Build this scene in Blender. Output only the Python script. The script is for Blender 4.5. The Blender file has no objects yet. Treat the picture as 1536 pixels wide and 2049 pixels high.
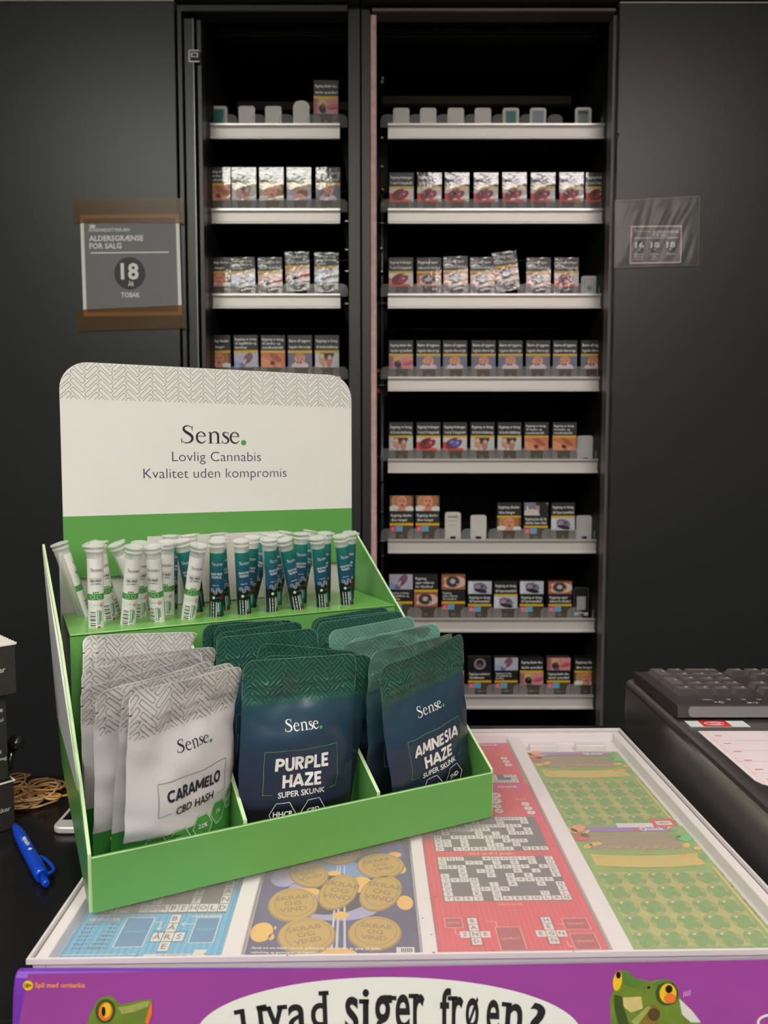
import bpy, math, random
from mathutils import Vector as V3, Matrix, noise
random.seed(7)
S = bpy.context.scene
COL = S.collection
PI = math.pi

# ------------------------------------------------------------------ camera, world, light, exposure
EYE = 1.40                       # camera height above the floor
TILT = math.radians(3.9)         # camera looks slightly down
FPX = 1540.0                     # focal length in pixels of the 1536x2049 frame
cam = bpy.data.cameras.new('camera')
cam.sensor_fit = 'VERTICAL'
cam.sensor_height = 36.0
cam.lens = 36.0 * FPX / 2049.0
cam.clip_start = 0.02
cam.dof.use_dof = True
cam.dof.focus_distance = 0.74
cam.dof.aperture_fstop = 9.0
camo = bpy.data.objects.new('camera', cam)
camo.location = (0, 0, EYE)
camo.rotation_euler = (PI / 2 - TILT, 0, 0)
COL.objects.link(camo)
S.camera = camo
S.view_settings.view_transform = 'Standard'
S.view_settings.look = 'None'
S.view_settings.gamma = 1.0
S.view_settings.exposure = 0.0
world = bpy.data.worlds.new('world')
S.world = world
world.use_nodes = True
world.node_tree.nodes['Background'].inputs[0].default_value = (0.9, 0.95, 1.0, 1)
world.node_tree.nodes['Background'].inputs[1].default_value = 0.02
LAMP = 20.5                      # ceiling lamp emission
LAMPS = [(-0.80, -0.05, 1.0, .30, (1.0, 1.0, 0.90), 1.0), (0.80, -0.05, 1.0, .30, (1.0, 0.90, 0.87), 1.0),
         (-0.80, -1.1, 1.2, .30, (1.0, 1.0, 0.90), 1.0), (0.80, -1.1, 1.2, .30, (1.0, 0.90, 0.87), 1.0),
         (-0.80, -2.2, 1.2, .30, (1.0, 1.0, 0.90), 1.0), (0.80, -2.2, 1.2, .30, (1.0, 0.90, 0.87), 1.0)]


def ray(px, py):
    """direction (world) of a point of the 1536x2049 photograph"""
    x = (px - 768) / FPX
    y = (py - 1024.5) / FPX
    return V3((x, math.cos(TILT) - y * math.sin(TILT), -(y * math.cos(TILT) + math.sin(TILT))))


CAMP = V3((0, 0, EYE))


def atY(px, py, Y):
    r = ray(px, py)
    return CAMP + r * (Y / r.y)


def atZ(px, py, Z):
    r = ray(px, py)
    return CAMP + r * ((Z - EYE) / r.z)


def atP(px, py, p, n):
    r = ray(px, py)
    return CAMP + r * ((p - CAMP).dot(n) / r.dot(n))


# ------------------------------------------------------------------ materials
def lin(c):
    c = c / 255.0
    return c / 12.92 if c <= .04045 else ((c + .055) / 1.055) ** 2.4


def rgb(c):
    return (lin(c[0]), lin(c[1]), lin(c[2]), 1)


MATS = {}


def mat(name, col, rough=.5, metal=0.0, coat=0.0, spec=.5, bump=0.0, bscale=200.0, vary=0.0, vscale=8.0, coat_rough=.08, stretch=None):
    if name in MATS:
        return MATS[name]
    m = bpy.data.materials.new(name)
    m.use_nodes = True
    nt = m.node_tree
    b = nt.nodes['Principled BSDF']
    b.inputs['Base Color'].default_value = rgb(col)
    b.inputs['Roughness'].default_value = rough
    b.inputs['Metallic'].default_value = metal
    b.inputs['Specular IOR Level'].default_value = spec
    b.inputs['Coat Weight'].default_value = coat
    b.inputs['Coat Roughness'].default_value = coat_rough
    if vary or bump:
        tc = nt.nodes.new('ShaderNodeTexCoord')
        mp = nt.nodes.new('ShaderNodeMapping')
        nt.links.new(tc.outputs['Object'], mp.inputs[0])
        if stretch:
            mp.inputs['Scale'].default_value = stretch
    if vary:
        n = nt.nodes.new('ShaderNodeTexNoise')
        n.inputs['Scale'].default_value = vscale
        n.inputs['Detail'].default_value = 4
        nt.links.new(mp.outputs[0], n.inputs['Vector'])
        mx = nt.nodes.new('ShaderNodeMix')
        mx.data_type = 'RGBA'
        c = rgb(col)
        mx.inputs[6].default_value = tuple(max(0, v * (1 - vary)) for v in c[:3]) + (1,)
        mx.inputs[7].default_value = tuple(min(1, v * (1 + vary)) for v in c[:3]) + (1,)
        nt.links.new(n.outputs[0], mx.inputs[0])
        nt.links.new(mx.outputs[2], b.inputs['Base Color'])
    if bump:
        n = nt.nodes.new('ShaderNodeTexNoise')
        n.inputs['Scale'].default_value = bscale
        n.inputs['Detail'].default_value = 3
        nt.links.new(mp.outputs[0], n.inputs['Vector'])
        bp = nt.nodes.new('ShaderNodeBump')
        bp.inputs['Strength'].default_value = bump
        bp.inputs['Distance'].default_value = .002
        nt.links.new(n.outputs[0], bp.inputs['Height'])
        nt.links.new(bp.outputs[0], b.inputs['Coat Normal' if coat else 'Normal'])
    MATS[name] = m
    return m


def clear(name, col, fac, rough=.15, tint=(255, 255, 255), bump=0.0, bscale=40.0, spec=.5):
    """see-through plastic: a share of clear transmission and a share of surface"""
    m = mat(name, col, rough, spec=spec, bump=bump, bscale=bscale)
    nt = m.node_tree
    b = nt.nodes['Principled BSDF']
    t = nt.nodes.new('ShaderNodeBsdfTransparent')
    t.inputs[0].default_value = rgb(tint)
    mx = nt.nodes.new('ShaderNodeMixShader')
    mx.inputs[0].default_value = fac
    nt.links.new(t.outputs[0], mx.inputs[1])
    nt.links.new(b.outputs[0], mx.inputs[2])
    nt.links.new(mx.outputs[0], nt.nodes['Material Output'].inputs[0])
    return m


def ramp_mat(name, stops, rough=.35, spec=.5, bump=.0, bscale=60):
    """printed colour that runs along the height of the thing (uv v)"""
    m = mat(name, (128, 128, 128), rough, spec=spec, bump=bump, bscale=bscale)
    nt = m.node_tree
    b = nt.nodes['Principled BSDF']
    uv = nt.nodes.new('ShaderNodeUVMap')
    sp = nt.nodes.new('ShaderNodeSeparateXYZ')
    nt.links.new(uv.outputs[0], sp.inputs[0])
    cr = nt.nodes.new('ShaderNodeValToRGB')
    el = cr.color_ramp.elements
    while len(el) < len(stops):
        el.new(.5)
    for e, (p, c) in zip(el, stops):
        e.position = p
        e.color = rgb(c)
    nt.links.new(sp.outputs[1], cr.inputs[0])
    nt.links.new(cr.outputs[0], b.inputs['Base Color'])
    return m


def emit(name, col, strength):
    m = bpy.data.materials.new(name)
    m.use_nodes = True
    nt = m.node_tree
    b = nt.nodes['Principled BSDF']
    b.inputs['Base Color'].default_value = (.8, .8, .8, 1)
    b.inputs['Emission Color'].default_value = col + (1,)
    b.inputs['Emission Strength'].default_value = strength
    return m


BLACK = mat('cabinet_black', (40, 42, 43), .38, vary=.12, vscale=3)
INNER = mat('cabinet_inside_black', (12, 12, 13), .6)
FRAME = mat('frame_grey_black', (46, 47, 48), .38)
FRAMEL = mat('frame_edge_grey', (104, 98, 97), .38)
BARM = mat('rear_bar_grey', (190, 184, 170), .45)
ALU = mat('shelf_aluminium', (222, 216, 210), .40, metal=.25, bump=.08, bscale=60, stretch=(1, 40, 40))
ALUD = mat('shelf_aluminium_lip', (225, 220, 216), .3, metal=.5)
CLEAR = clear('clear_plastic', (200, 200, 200), .16, .10)
PUSH = mat('pusher_plastic', (206, 204, 198), .45)
FELT = mat('felt_pink_grey', (205, 172, 164), .95, spec=.1, bump=.8, bscale=350, vary=.35, vscale=60)
STEEL = mat('bolt_steel', (150, 148, 140), .35, metal=1)
ROD = mat('rod_grey', (110, 112, 110), .4, metal=.7)
REDP = mat('red_plastic', (150, 25, 40), .4)
WHITE = mat('white_card', (226, 225, 218), .42, vary=.015, vscale=30)
GREYCARD = mat('unprinted_grey_card', (205, 203, 196), .6)
GREEN = mat('green_card', (96, 158, 80), .3, spec=.5)
EDGE = mat('cut_edge_and_highlight', (190, 215, 165), .7)
INK = mat('ink_black', (28, 26, 38), .5)
INKN = mat('ink_navy', (44, 40, 74), .5)
INKG = mat('ink_grey_line', (128, 133, 126), .5)
DOT = mat('logo_green_dot', (84, 155, 70), .45)
PW = mat('ink_white', (228, 228, 224), .5)
SIGNG = mat('sign_grey_print', (112, 111, 113), .5, vary=.08, vscale=30, stretch=(.3, 1, 14))
SIGNB = mat('sign_black_print', (42, 42, 43), .5)


# ------------------------------------------------------------------ mesh helpers
OFF = {}


def offset(o):
    return OFF.get(o.name, V3((0, 0, 0))) if o else V3((0, 0, 0))


class MB:
    def __init__(s):
        s.v, s.f, s.m, s.sm, s.slots, s.uv = [], [], [], [], [], {}
        s.maxedge = None

    def slot(s, m):
        if m not in s.slots:
            s.slots.append(m)
        return s.slots.index(m)

    def add(s, vs, fs, m, smooth=False, uvs=None):
        b = len(s.v)
        s.v += [V3(p) for p in vs]
        k = s.slot(m)
        for f in fs:
            if uvs:
                s.uv[len(s.f)] = [uvs[i] for i in f]
            s.f.append([b + i for i in f])
            s.m.append(k)
            s.sm.append(smooth)
        return s

    def box(s, x0, x1, y0, y1, z0, z1, m, M=None):
        p = [V3((x, y, z)) for z in (z0, z1) for y in (y0, y1) for x in (x0, x1)]
        if M:
            p = [M(q.x, q.y, q.z) if callable(M) else M @ q for q in p]
        return s.add(p, [(0, 2, 3, 1), (4, 5, 7, 6), (0, 1, 5, 4), (2, 6, 7, 3), (1, 3, 7, 5), (0, 4, 6, 2)], m)

    def poly(s, pts, m):
        return s.add(pts, [tuple(range(len(pts)))], m)

    def prism(s, base, top, m, mtop=None, mbase=None, smooth=False):
        n = len(base)
        s.add(list(base) + list(top), [(i, (i + 1) % n, n + (i + 1) % n, n + i) for i in range(n)], m, smooth)
        b = len(s.v) - 2 * n
        for seq, mm in (([b + n + i for i in range(n)], mtop or m), ([b + n - 1 - i for i in range(n)], mbase or m)):
            s.f.append(seq)
            s.m.append(s.slot(mm))
            s.sm.append(False)
        return s

    def lathe(s, prof, m, n=20, M=None, cap0=True, cap1=True, smooth=True):
        vs = []
        for r, z in prof:
            for k in range(n):
                a = 2 * PI * k / n
                q = V3((r * math.cos(a), r * math.sin(a), z))
                vs.append(M @ q if M else q)
        fs = []
        for i in range(len(prof) - 1):
            for k in range(n):
                fs.append((i * n + k, i * n + (k + 1) % n, (i + 1) * n + (k + 1) % n, (i + 1) * n + k))
        s.add(vs, fs, m, smooth)
        b = len(s.v) - len(vs)
        if cap0:
            s.f.append([b + n - 1 - k for k in range(n)]); s.m.append(s.slot(m)); s.sm.append(False)
        if cap1:
            s.f.append([b + (len(prof) - 1) * n + k for k in range(n)]); s.m.append(s.slot(m)); s.sm.append(False)
        return s

    def tube(s, pts, r, m, n=8, closed=False):
        pts = [V3(p) for p in pts]
        N = len(pts)
        vs = []
        for i, p in enumerate(pts):
            a = pts[(i - 1) % N] if (closed or i) else p
            c = pts[(i + 1) % N] if (closed or i < N - 1) else p
            t = (c - a).normalized()
            u = t.cross(V3((0, 0, 1)))
            if u.length < .05:
                u = t.cross(V3((1, 0, 0)))
            u.normalize()
            w = u.cross(t)
            rr = r[i] if isinstance(r, (list, tuple)) else r
            for k in range(n):
                g = 2 * PI * k / n
                vs.append(p + u * (rr * math.cos(g)) + w * (rr * math.sin(g)))
        fs = []
        for i in range(N if closed else N - 1):
            j = (i + 1) % N
            for k in range(n):
                fs.append((i * n + k, i * n + (k + 1) % n, j * n + (k + 1) % n, j * n + k))
        s.add(vs, fs, m, True)
        if not closed:
            b = len(s.v) - len(vs)
            s.f.append([b + n - 1 - k for k in range(n)]); s.m.append(s.slot(m)); s.sm.append(False)
            s.f.append([b + (N - 1) * n + k for k in range(n)]); s.m.append(s.slot(m)); s.sm.append(False)
        return s

    # flat print: fn maps 2-d print coordinates to the surface
    def flat(s, pts, fn, m):
        if s.maxedge:
            return s.fine(pts, [tuple(range(len(pts)))], fn, m)
        return s.add([fn(x, y) for x, y in pts], [tuple(range(len(pts)))], m)

    def rect(s, x0, y0, x1, y1, fn, m):
        return s.flat([(x0, y0), (x1, y0), (x1, y1), (x0, y1)], fn, m)

    def line(s, a, b, w, fn, m):
        dx, dy = b[0] - a[0], b[1] - a[1]
        l = math.hypot(dx, dy) or 1
        nx, ny = -dy / l * w / 2, dx / l * w / 2
        return s.flat([(a[0] - nx, a[1] - ny), (b[0] - nx, b[1] - ny), (b[0] + nx, b[1] + ny), (a[0] + nx, a[1] + ny)], fn, m)

    def outline(s, x0, y0, x1, y1, w, fn, m):
        for a, b in (((x0, y0), (x1, y0)), ((x1, y0), (x1, y1)), ((x1, y1), (x0, y1)), ((x0, y1), (x0, y0))):
            s.line(a, b, w, fn, m)
        return s

    def ell(s, cx, cy, rx, ry, fn, m, rot=0, n=20, a0=0, a1=2 * PI):
        c, q = math.cos(rot), math.sin(rot)
        pts = []
        for k in range(n):
            a = a0 + (a1 - a0) * k / (n if a1 - a0 > 6.2 else n - 1)
            x, y = rx * math.cos(a), ry * math.sin(a)
            pts.append((cx + x * c - y * q, cy + x * q + y * c))
        return s.flat(pts, fn, m)

    def ring(s, cx, cy, rx, ry, w, fn, m, rot=0, n=28, a0=0, a1=2 * PI):
        pts = []
        c, q = math.cos(rot), math.sin(rot)
        for k in range(n + 1):
            a = a0 + (a1 - a0) * k / n
            x, y = rx * math.cos(a), ry * math.sin(a)
            pts.append((cx + x * c - y * q, cy + x * q + y * c))
        for a, b in zip(pts, pts[1:]):
            s.line(a, b, w, fn, m)
        return s

    def poly_line(s, pts, w, fn, m):
        for a, b in zip(pts, pts[1:]):
            s.line(a, b, w, fn, m)
        return s

    def text(s, t, x, y, h, fn, m, align='c', xs=1.0, bold=0.0, maxw=None, flip=False, rot=0.0, res=2):
        vs, fs, w = glyphs(t, min(bold, .032), res)
        k = h / CAP
        kx = k * xs
        if maxw and w * kx > maxw:
            kx = maxw / w
        x0 = {'c': -w * kx / 2, 'l': 0, 'r': -w * kx}[align]
        c, q = math.cos(rot), math.sin(rot)
        out = []
        for a, b in vs:
            X, Y = x0 + a * kx, b * k
            if flip:
                X, Y = -X, -Y
            out.append((x + X * c - Y * q, y + X * q + Y * c))
        if s.maxedge:
            return s.fine(out, fs, fn, m)
        return s.add([fn(*p) for p in out], fs, m)

    def fine(s, pts, fs, fn, m):
        """cut a flat print into small triangles so that it follows a curved surface"""
        todo = []
        for f in fs:
            for i in range(1, len(f) - 1):
                todo.append((pts[f[0]], pts[f[i]], pts[f[i + 1]]))
        vs, out = [], []
        while todo:
            t = todo.pop()
            l = [(math.dist(t[i], t[(i + 1) % 3]), i) for i in range(3)]
            d, i = max(l)
            if d > s.maxedge:
                a, b, c = t[i], t[(i + 1) % 3], t[(i + 2) % 3]
                mid = ((a[0] + b[0]) / 2, (a[1] + b[1]) / 2)
                todo += [(a, mid, c), (mid, b, c)]
            else:
                out.append((len(vs), len(vs) + 1, len(vs) + 2))
                vs += [fn(*p) for p in t]
        return s.add(vs, out, m)

    def build(s, name, parent=None, smooth=None, bev=0.0, seg=2, world=None):
        me = bpy.data.meshes.new(name)
        o0 = offset(parent)
        me.from_pydata([tuple(p - o0) for p in s.v], [], s.f)
        for m in s.slots:
            me.materials.append(m)
        me.polygons.foreach_set('material_index', s.m)
        me.polygons.foreach_set('use_smooth', s.sm if smooth is None else [smooth] * len(s.f))
        if s.uv:
            ul = me.uv_layers.new(name='uv')
            for p in me.polygons:
                u = s.uv.get(p.index)
                if u:
                    for li, c in zip(p.loop_indices, u):
                        ul.data[li].uv = c
        me.update()
        o = bpy.data.objects.new(name, me)
        COL.objects.link(o)
        if parent:
            o.parent = parent
            OFF[o.name] = o0
        if bev:
            b = o.modifiers.new('bevel', 'BEVEL')
            b.width = bev
            b.segments = seg
            b.limit_method = 'ANGLE'
            b.angle_limit = math.radians(40)
        return o


_G = {}


def glyphs(t, bold=0.0, res=2):
    if (t, bold, res) in _G:
        return _G[(t, bold, res)]
    c = bpy.data.curves.new('text', 'FONT')
    c.body = t
    c.size = 1
    c.resolution_u = res
    c.offset = bold
    o = bpy.data.objects.new('text', c)
    me = bpy.data.meshes.new_from_object(o)
    vs = [(v.co.x, v.co.y) for v in me.vertices]
    fs = [tuple(p.vertices) for p in me.polygons]
    x0 = min([v[0] for v in vs] or [0])
    w = max([v[0] for v in vs] or [0]) - x0
    vs = [(a - x0, b) for a, b in vs]
    bpy.data.objects.remove(o)
    bpy.data.meshes.remove(me)
    bpy.data.curves.remove(c)
    _G[(t, bold, res)] = (vs, fs, w)
    return _G[(t, bold, res)]


CAP = max(v[1] for v in glyphs('H')[0])


def tag(o, label=None, cat=None, group=None, kind=None):
    if label: o['label'] = label
    if cat: o['category'] = cat
    if group: o['group'] = group
    if kind: o['kind'] = kind
    return o


def thing(name, loc, label, cat, group=None):
    o = bpy.data.objects.new(name, None)
    o.empty_display_size = .02
    o.location = loc
    COL.objects.link(o)
    OFF[o.name] = V3(loc)
    return tag(o, label, cat, group)


def structure(mb, name, **k):
    return tag(mb.build(name, **k), kind='structure')


def spline(pts, sub=6):
    """Catmull-Rom through tuples"""
    out = []
    n = len(pts)
    for i in range(n - 1):
        p0, p1, p2, p3 = pts[max(i - 1, 0)], pts[i], pts[i + 1], pts[min(i + 2, n - 1)]
        for k in range(sub):
            t = k / sub
            out.append(tuple(.5 * ((2 * b) + (-a + c) * t + (2 * a - 5 * b + 4 * c - d) * t * t + (-a + 3 * b - 3 * c + d) * t ** 3)
                             for a, b, c, d in zip(p0, p1, p2, p3)))
    out.append(tuple(pts[-1]))
    return out


def stroke(pts, sub=6):
    """a stroke of varying width as quads"""
    P = spline(pts, sub) if len(pts) > 2 else pts
    L, R = [], []
    for i, (x, y, w) in enumerate(P):
        a, b = P[max(i - 1, 0)], P[min(i + 1, len(P) - 1)]
        dx, dy = b[0] - a[0], b[1] - a[1]
        l = math.hypot(dx, dy) or 1
        L.append((x - dy / l * w / 2, y + dx / l * w / 2))
        R.append((x + dy / l * w / 2, y - dx / l * w / 2))
    return [[L[i], R[i], R[i + 1], L[i + 1]] for i in range(len(P) - 1)]


def logo_quads():
    """the serif word of the display, cap height 1"""
    kx = 1.38
    q = []

    def add(pts, dx=0, sx=1, sy=1, sw=1):
        q.extend(stroke([((x * sx + dx) * kx, y * sy, w * sw * 1.15) for x, y, w in pts]))
    Spts = [(.45, .78, .02), (.42, .90, .03), (.28, .98, .045), (.14, .91, .08), (.11, .77, .11), (.20, .63, .13), (.33, .52, .14), (.44, .38, .13), (.44, .18, .11), (.33, .05, .07), (.18, .02, .045), (.06, .11, .03), (.02, .25, .02)]
    add(Spts)
    add([(.455, .70, .03), (.455, .99, .03)])
    add([(.02, .0, .03), (.02, .30, .03)])
    epts = [(.97, .40, .07), (.94, .54, .08), (.82, .645, .04), (.69, .56, .08), (.635, .35, .105), (.68, .13, .10), (.82, .025, .075), (.94, .08, .045), (1.0, .18, .02)]
    for d in (0, 1.40):
        add(epts, d)
        add([(.64, .405, .03), (1.0, .405, .03)], d)
    add([(1.2, 0, .11), (1.2, .6, .11)])
    add([(1.1, .595, .02), (1.2, .635, .06)])
    add([(1.1, .015, .03), (1.31, .015, .03)])
    add([(1.2, .5, .03), (1.29, .62, .05), (1.41, .645, .07), (1.49, .55, .11), (1.51, .4, .11), (1.51, 0, .11)])
    add([(1.41, .015, .03), (1.62, .015, .03)])
    add(Spts, 1.665, .6, .66, .85)
    add([(1.665 + .455 * .6, .47, .025), (1.665 + .455 * .6, .65, .025)])
    add([(1.665 + .02 * .6, 0, .025), (1.665 + .02 * .6, .2, .025)])
    return q, 2.42 * kx, (2.42 * kx + .23, .06, .155)


LOGO, LOGOW, LOGODOT = logo_quads()


def put_logo(mb, x, y, h, fn, m, mdot, rot=0.0, xs=1.0):
    """left end and baseline at x, y"""
    c, s = math.cos(rot), math.sin(rot)

    def g(a, b):
        a, b = a * h * xs, b * h
        return fn(x + a * c - b * s, y + a * s + b * c)
    for q in LOGO:
        mb.add([g(a, b) for a, b in q], [(0, 1, 2, 3)], m)
    cx, cy, r = LOGODOT
    keep, mb.maxedge = mb.maxedge, None
    mb.ell(cx, cy, r / xs, r, g, mdot, n=16)
    mb.maxedge = keep


def arc(cx, cy, rx, ry, a0, a1, w, n=14):
    return [(cx + rx * math.cos(math.radians(a0 + (a1 - a0) * k / n)), cy + ry * math.sin(math.radians(a0 + (a1 - a0) * k / n)), w) for k in range(n + 1)]


BW = .225
BLOCK = {   # heavy capitals: advance width and strokes
    'A': (.90, [[(.09, 0), (.45, .97)], [(.45, .97), (.81, 0)], [(.22, .26), (.68, .26)]]),
    'C': (.86, [arc(.50, .5, .39, .41, 48, 312, BW)]),
    'E': (.68, [[(.14, 0), (.14, 1)], [(.14, .91), (.60, .91)], [(.14, .5), (.55, .5)], [(.14, .09), (.60, .09)]]),
    'H': (.84, [[(.14, 0), (.14, 1)], [(.70, 0), (.70, 1)], [(.14, .5), (.70, .5)]]),
    'I': (.36, [[(.18, 0), (.18, 1)]]),
    'L': (.64, [[(.14, 0), (.14, 1)], [(.14, .09), (.58, .09)]]),
    'M': (1.10, [[(.14, 0), (.17, 1)], [(.20, .93), (.55, .16)], [(.55, .16), (.90, .93)], [(.96, 0), (.93, 1)]]),
    'N': (.90, [[(.14, 0), (.14, 1)], [(.17, .92), (.73, .08)], [(.76, 0), (.76, 1)]]),
    'O': (.98, [arc(.49, .5, .40, .41, 0, 360, BW, 28)]),
    'P': (.72, [[(.14, 0), (.14, 1)], [(.14, .91, BW), (.36, .91, BW), (.55, .83, BW), (.58, .69, BW), (.55, .55, BW), (.36, .46, BW), (.14, .46, BW)]]),
    'R': (.76, [[(.14, 0), (.14, 1)], [(.14, .91, BW), (.36, .91, BW), (.55, .83, BW), (.58, .70, BW), (.55, .57, BW), (.36, .49, BW), (.14, .49, BW)], [(.36, .46), (.64, 0)]]),
    'S': (.70, [[(.60, .84, BW), (.44, .91, BW), (.26, .88, BW), (.17, .74, BW), (.26, .59, BW), (.46, .47, BW), (.57, .30, BW), (.47, .13, BW), (.28, .09, BW), (.09, .17, BW)]]),
    'U': (.82, [[(.14, 1, BW), (.14, .38, BW), (.22, .14, BW), (.41, .08, BW), (.60, .14, BW), (.68, .38, BW), (.68, 1, BW)]]),
    'Z': (.74, [[(.06, .91), (.68, .91)], [(.60, .88), (.14, .12)], [(.06, .09), (.70, .09)]])}


def block_text(mb, t, x, y, h, fn, m, maxw):
    w = sum(BLOCK[c][0] for c in t)
    kx = min(h * 1.02, maxw / w)
    X_ = x - w * kx / 2
    for c in t:
        adv, sts = BLOCK[c]
        for k, st_ in enumerate(sts):
            pts = [(p[0], p[1], p[2] if len(p) > 2 else BW) for p in st_]
            for qd in stroke(pts, 3):
                mb.flat([(X_ + a * kx, y + b * h) for a, b in qd], fn(2 + .12 * k), m)
        X_ += adv * kx


def clip(poly, a, b, c):
    """keep the part of a 2-d polygon with a*x+b*y<=c"""
    out = []
    n = len(poly)
    for i in range(n):
        p, q = poly[i], poly[(i + 1) % n]
        dp, dq = a * p[0] + b * p[1] - c, a * q[0] + b * q[1] - c
        if dp <= 0:
            out.append(p)
        if dp * dq < 0:
            t = dp / (dp - dq)
            out.append((p[0] + (q[0] - p[0]) * t, p[1] + (q[1] - p[1]) * t))
    return out


def bars(x0, x1, y0, y1, pitch, line=.09, L=3, rx=0.0, round_corner=0.0):
    """herringbone of outlined rounded bars at 45 degrees, clipped to a rectangle (with rounded top corners)"""
    out = []
    r2 = math.sqrt(.5)
    cx, cy = (x0 + x1) / 2, (y0 + y1) / 2
    R = int((x1 - x0 + y1 - y0) / pitch) + 4
    pad = .14
    cuts = [(-1, 0, -x0), (1, 0, x1), (0, -1, -y0), (0, 1, y1)]
    if round_corner:
        for sgn in (-1, 1):
            for a in (22, 45, 68):
                c, s = math.cos(math.radians(a)) * sgn, math.sin(math.radians(a))
                ex = x0 + round_corner if sgn < 0 else x1 - round_corner
                cuts.append((c, s, c * ex + s * (y1 - round_corner) + round_corner))
    for i in range(-R, R):
        for j in range(-R, R):
            d = (i - j) % (2 * L)
            if d == 0:
                a0, a1, b0, b1 = i, i + L, j, j + 1
            elif d == 2 * L - 1:
                a0, a1, b0, b1 = i, i + 1, j, j + L
            else:
                continue
            a0 += pad; b0 += pad; a1 -= pad; b1 -= pad

            def loop(e):
                k = .13
                A0, A1, B0, B1 = a0 + e, a1 - e, b0 + e, b1 - e
                return [(A0 + k, B0), (A1 - k, B0), (A1, B0 + k), (A1, B1 - k), (A1 - k, B1), (A0 + k, B1), (A0, B1 - k), (A0, B0 + k)]
            o, n = loop(0), loop(line)
            o = [(cx + (a - b) * r2 * pitch, cy + (a + b) * r2 * pitch) for a, b in o]
            n = [(cx + (a - b) * r2 * pitch, cy + (a + b) * r2 * pitch) for a, b in n]
            if max(p[0] for p in o) < x0 or min(p[0] for p in o) > x1 or max(p[1] for p in o) < y0 or min(p[1] for p in o) > y1:
                continue
            for k in range(8):
                q = [o[k], o[(k + 1) % 8], n[(k + 1) % 8], n[k]]
                for c in cuts:
                    q = clip(q, *c)
                    if len(q) < 3:
                        break
                if len(q) >= 3:
                    out.append(q)
    return out


def rrect(x0, y0, x1, y1, r, n=5, corners=(1, 1, 1, 1)):
    pts = []
    for (cx, cy, a), on in zip(((x1 - r, y1 - r, 0), (x0 + r, y1 - r, 90), (x0 + r, y0 + r, 180), (x1 - r, y0 + r, 270)), corners):
        if on:
            for k in range(n + 1):
                g = math.radians(a + 90 * k / n)
                pts.append((cx + r * math.cos(g), cy + r * math.sin(g)))
        else:
            pts.append((x1 if a in (0, 270) else x0, y1 if a in (0, 90) else y0))
    return pts


# ------------------------------------------------------------------ the room
ZC, ZT, ZD = 1.02, 1.06, 1.10     # counter top, top of the card display, top of the till terminal
YF = 1.68                         # front of the cabinet frames
YR = 1.76                         # front of the shelf rails
structure(MB().box(-2.6, 2.6, -2.9, 2.35, -.1, 0, mat('floor_tiles', (120, 116, 110), .4, vary=.1, vscale=2)), 'floor')
structure(MB().box(-2.6, 2.6, -2.9, 2.35, 2.75, 2.85, mat('ceiling_white', (205, 205, 200), .8)), 'ceiling')
structure(MB().box(-2.6, 2.6, 2.25, 2.35, 0, 2.75, mat('wall_dark', (30, 30, 32), .7)), 'wall_back')
WALL = mat('wall_shop', (84, 82, 78), .8, vary=.06)
structure(MB().box(-2.6, 2.6, -2.9, -2.8, 0, 2.75, WALL), 'wall_front')
structure(MB().box(-2.6, -2.5, -2.8, 2.25, 0, 2.75, WALL), 'wall_left')
structure(MB().box(2.5, 2.6, -2.8, 2.25, 0, 2.75, WALL), 'wall_right')
LF = mat('lamp_frame_white', (225, 225, 222), .5)
for i, (x, y, a, b, c, k) in enumerate(LAMPS):
    where = ('left' if x < 0 else 'right') + (' above the counter', ' behind the counter view', ' at the shop rear')[i // 2]
    t = thing('ceiling_light', (x, y, 2.75), 'white flush ceiling light, ' + where, 'lamp', 'ceiling lights')
    f = MB()
    w, d = a / 2, b / 2
    for bx in ((-w - .02, w + .02, -d - .02, -d), (-w - .02, w + .02, d, d + .02), (-w - .02, -w, -d, d), (w, w + .02, -d, d)):
        f.box(x + bx[0], x + bx[1], y + bx[2], y + bx[3], 2.705, 2.7499, LF)
    f.build('frame', t)
    MB().box(x - w, x + w, y - d, y + d, 2.715, 2.745, emit('lamp_glow_%d' % i, c, LAMP * k)).build('diffuser', t)


# ------------------------------------------------------------------ tobacco cabinets
def X(px, py, Y):
    return atY(px, py, Y).x


def Z(py, Y):
    return atY(768, py, Y).z


def cabinet(name, label, parts):
    t = thing(name, (0, 2.0, 0) if 'left' in label else (.5, 2.0, 0), label, 'cabinet')
    for pn, boxes, m, bev in parts:
        mb = MB()
        for b in boxes:
            mb.box(*b, m)
        mb.build(pn, t, bev=bev)
    return t


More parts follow.
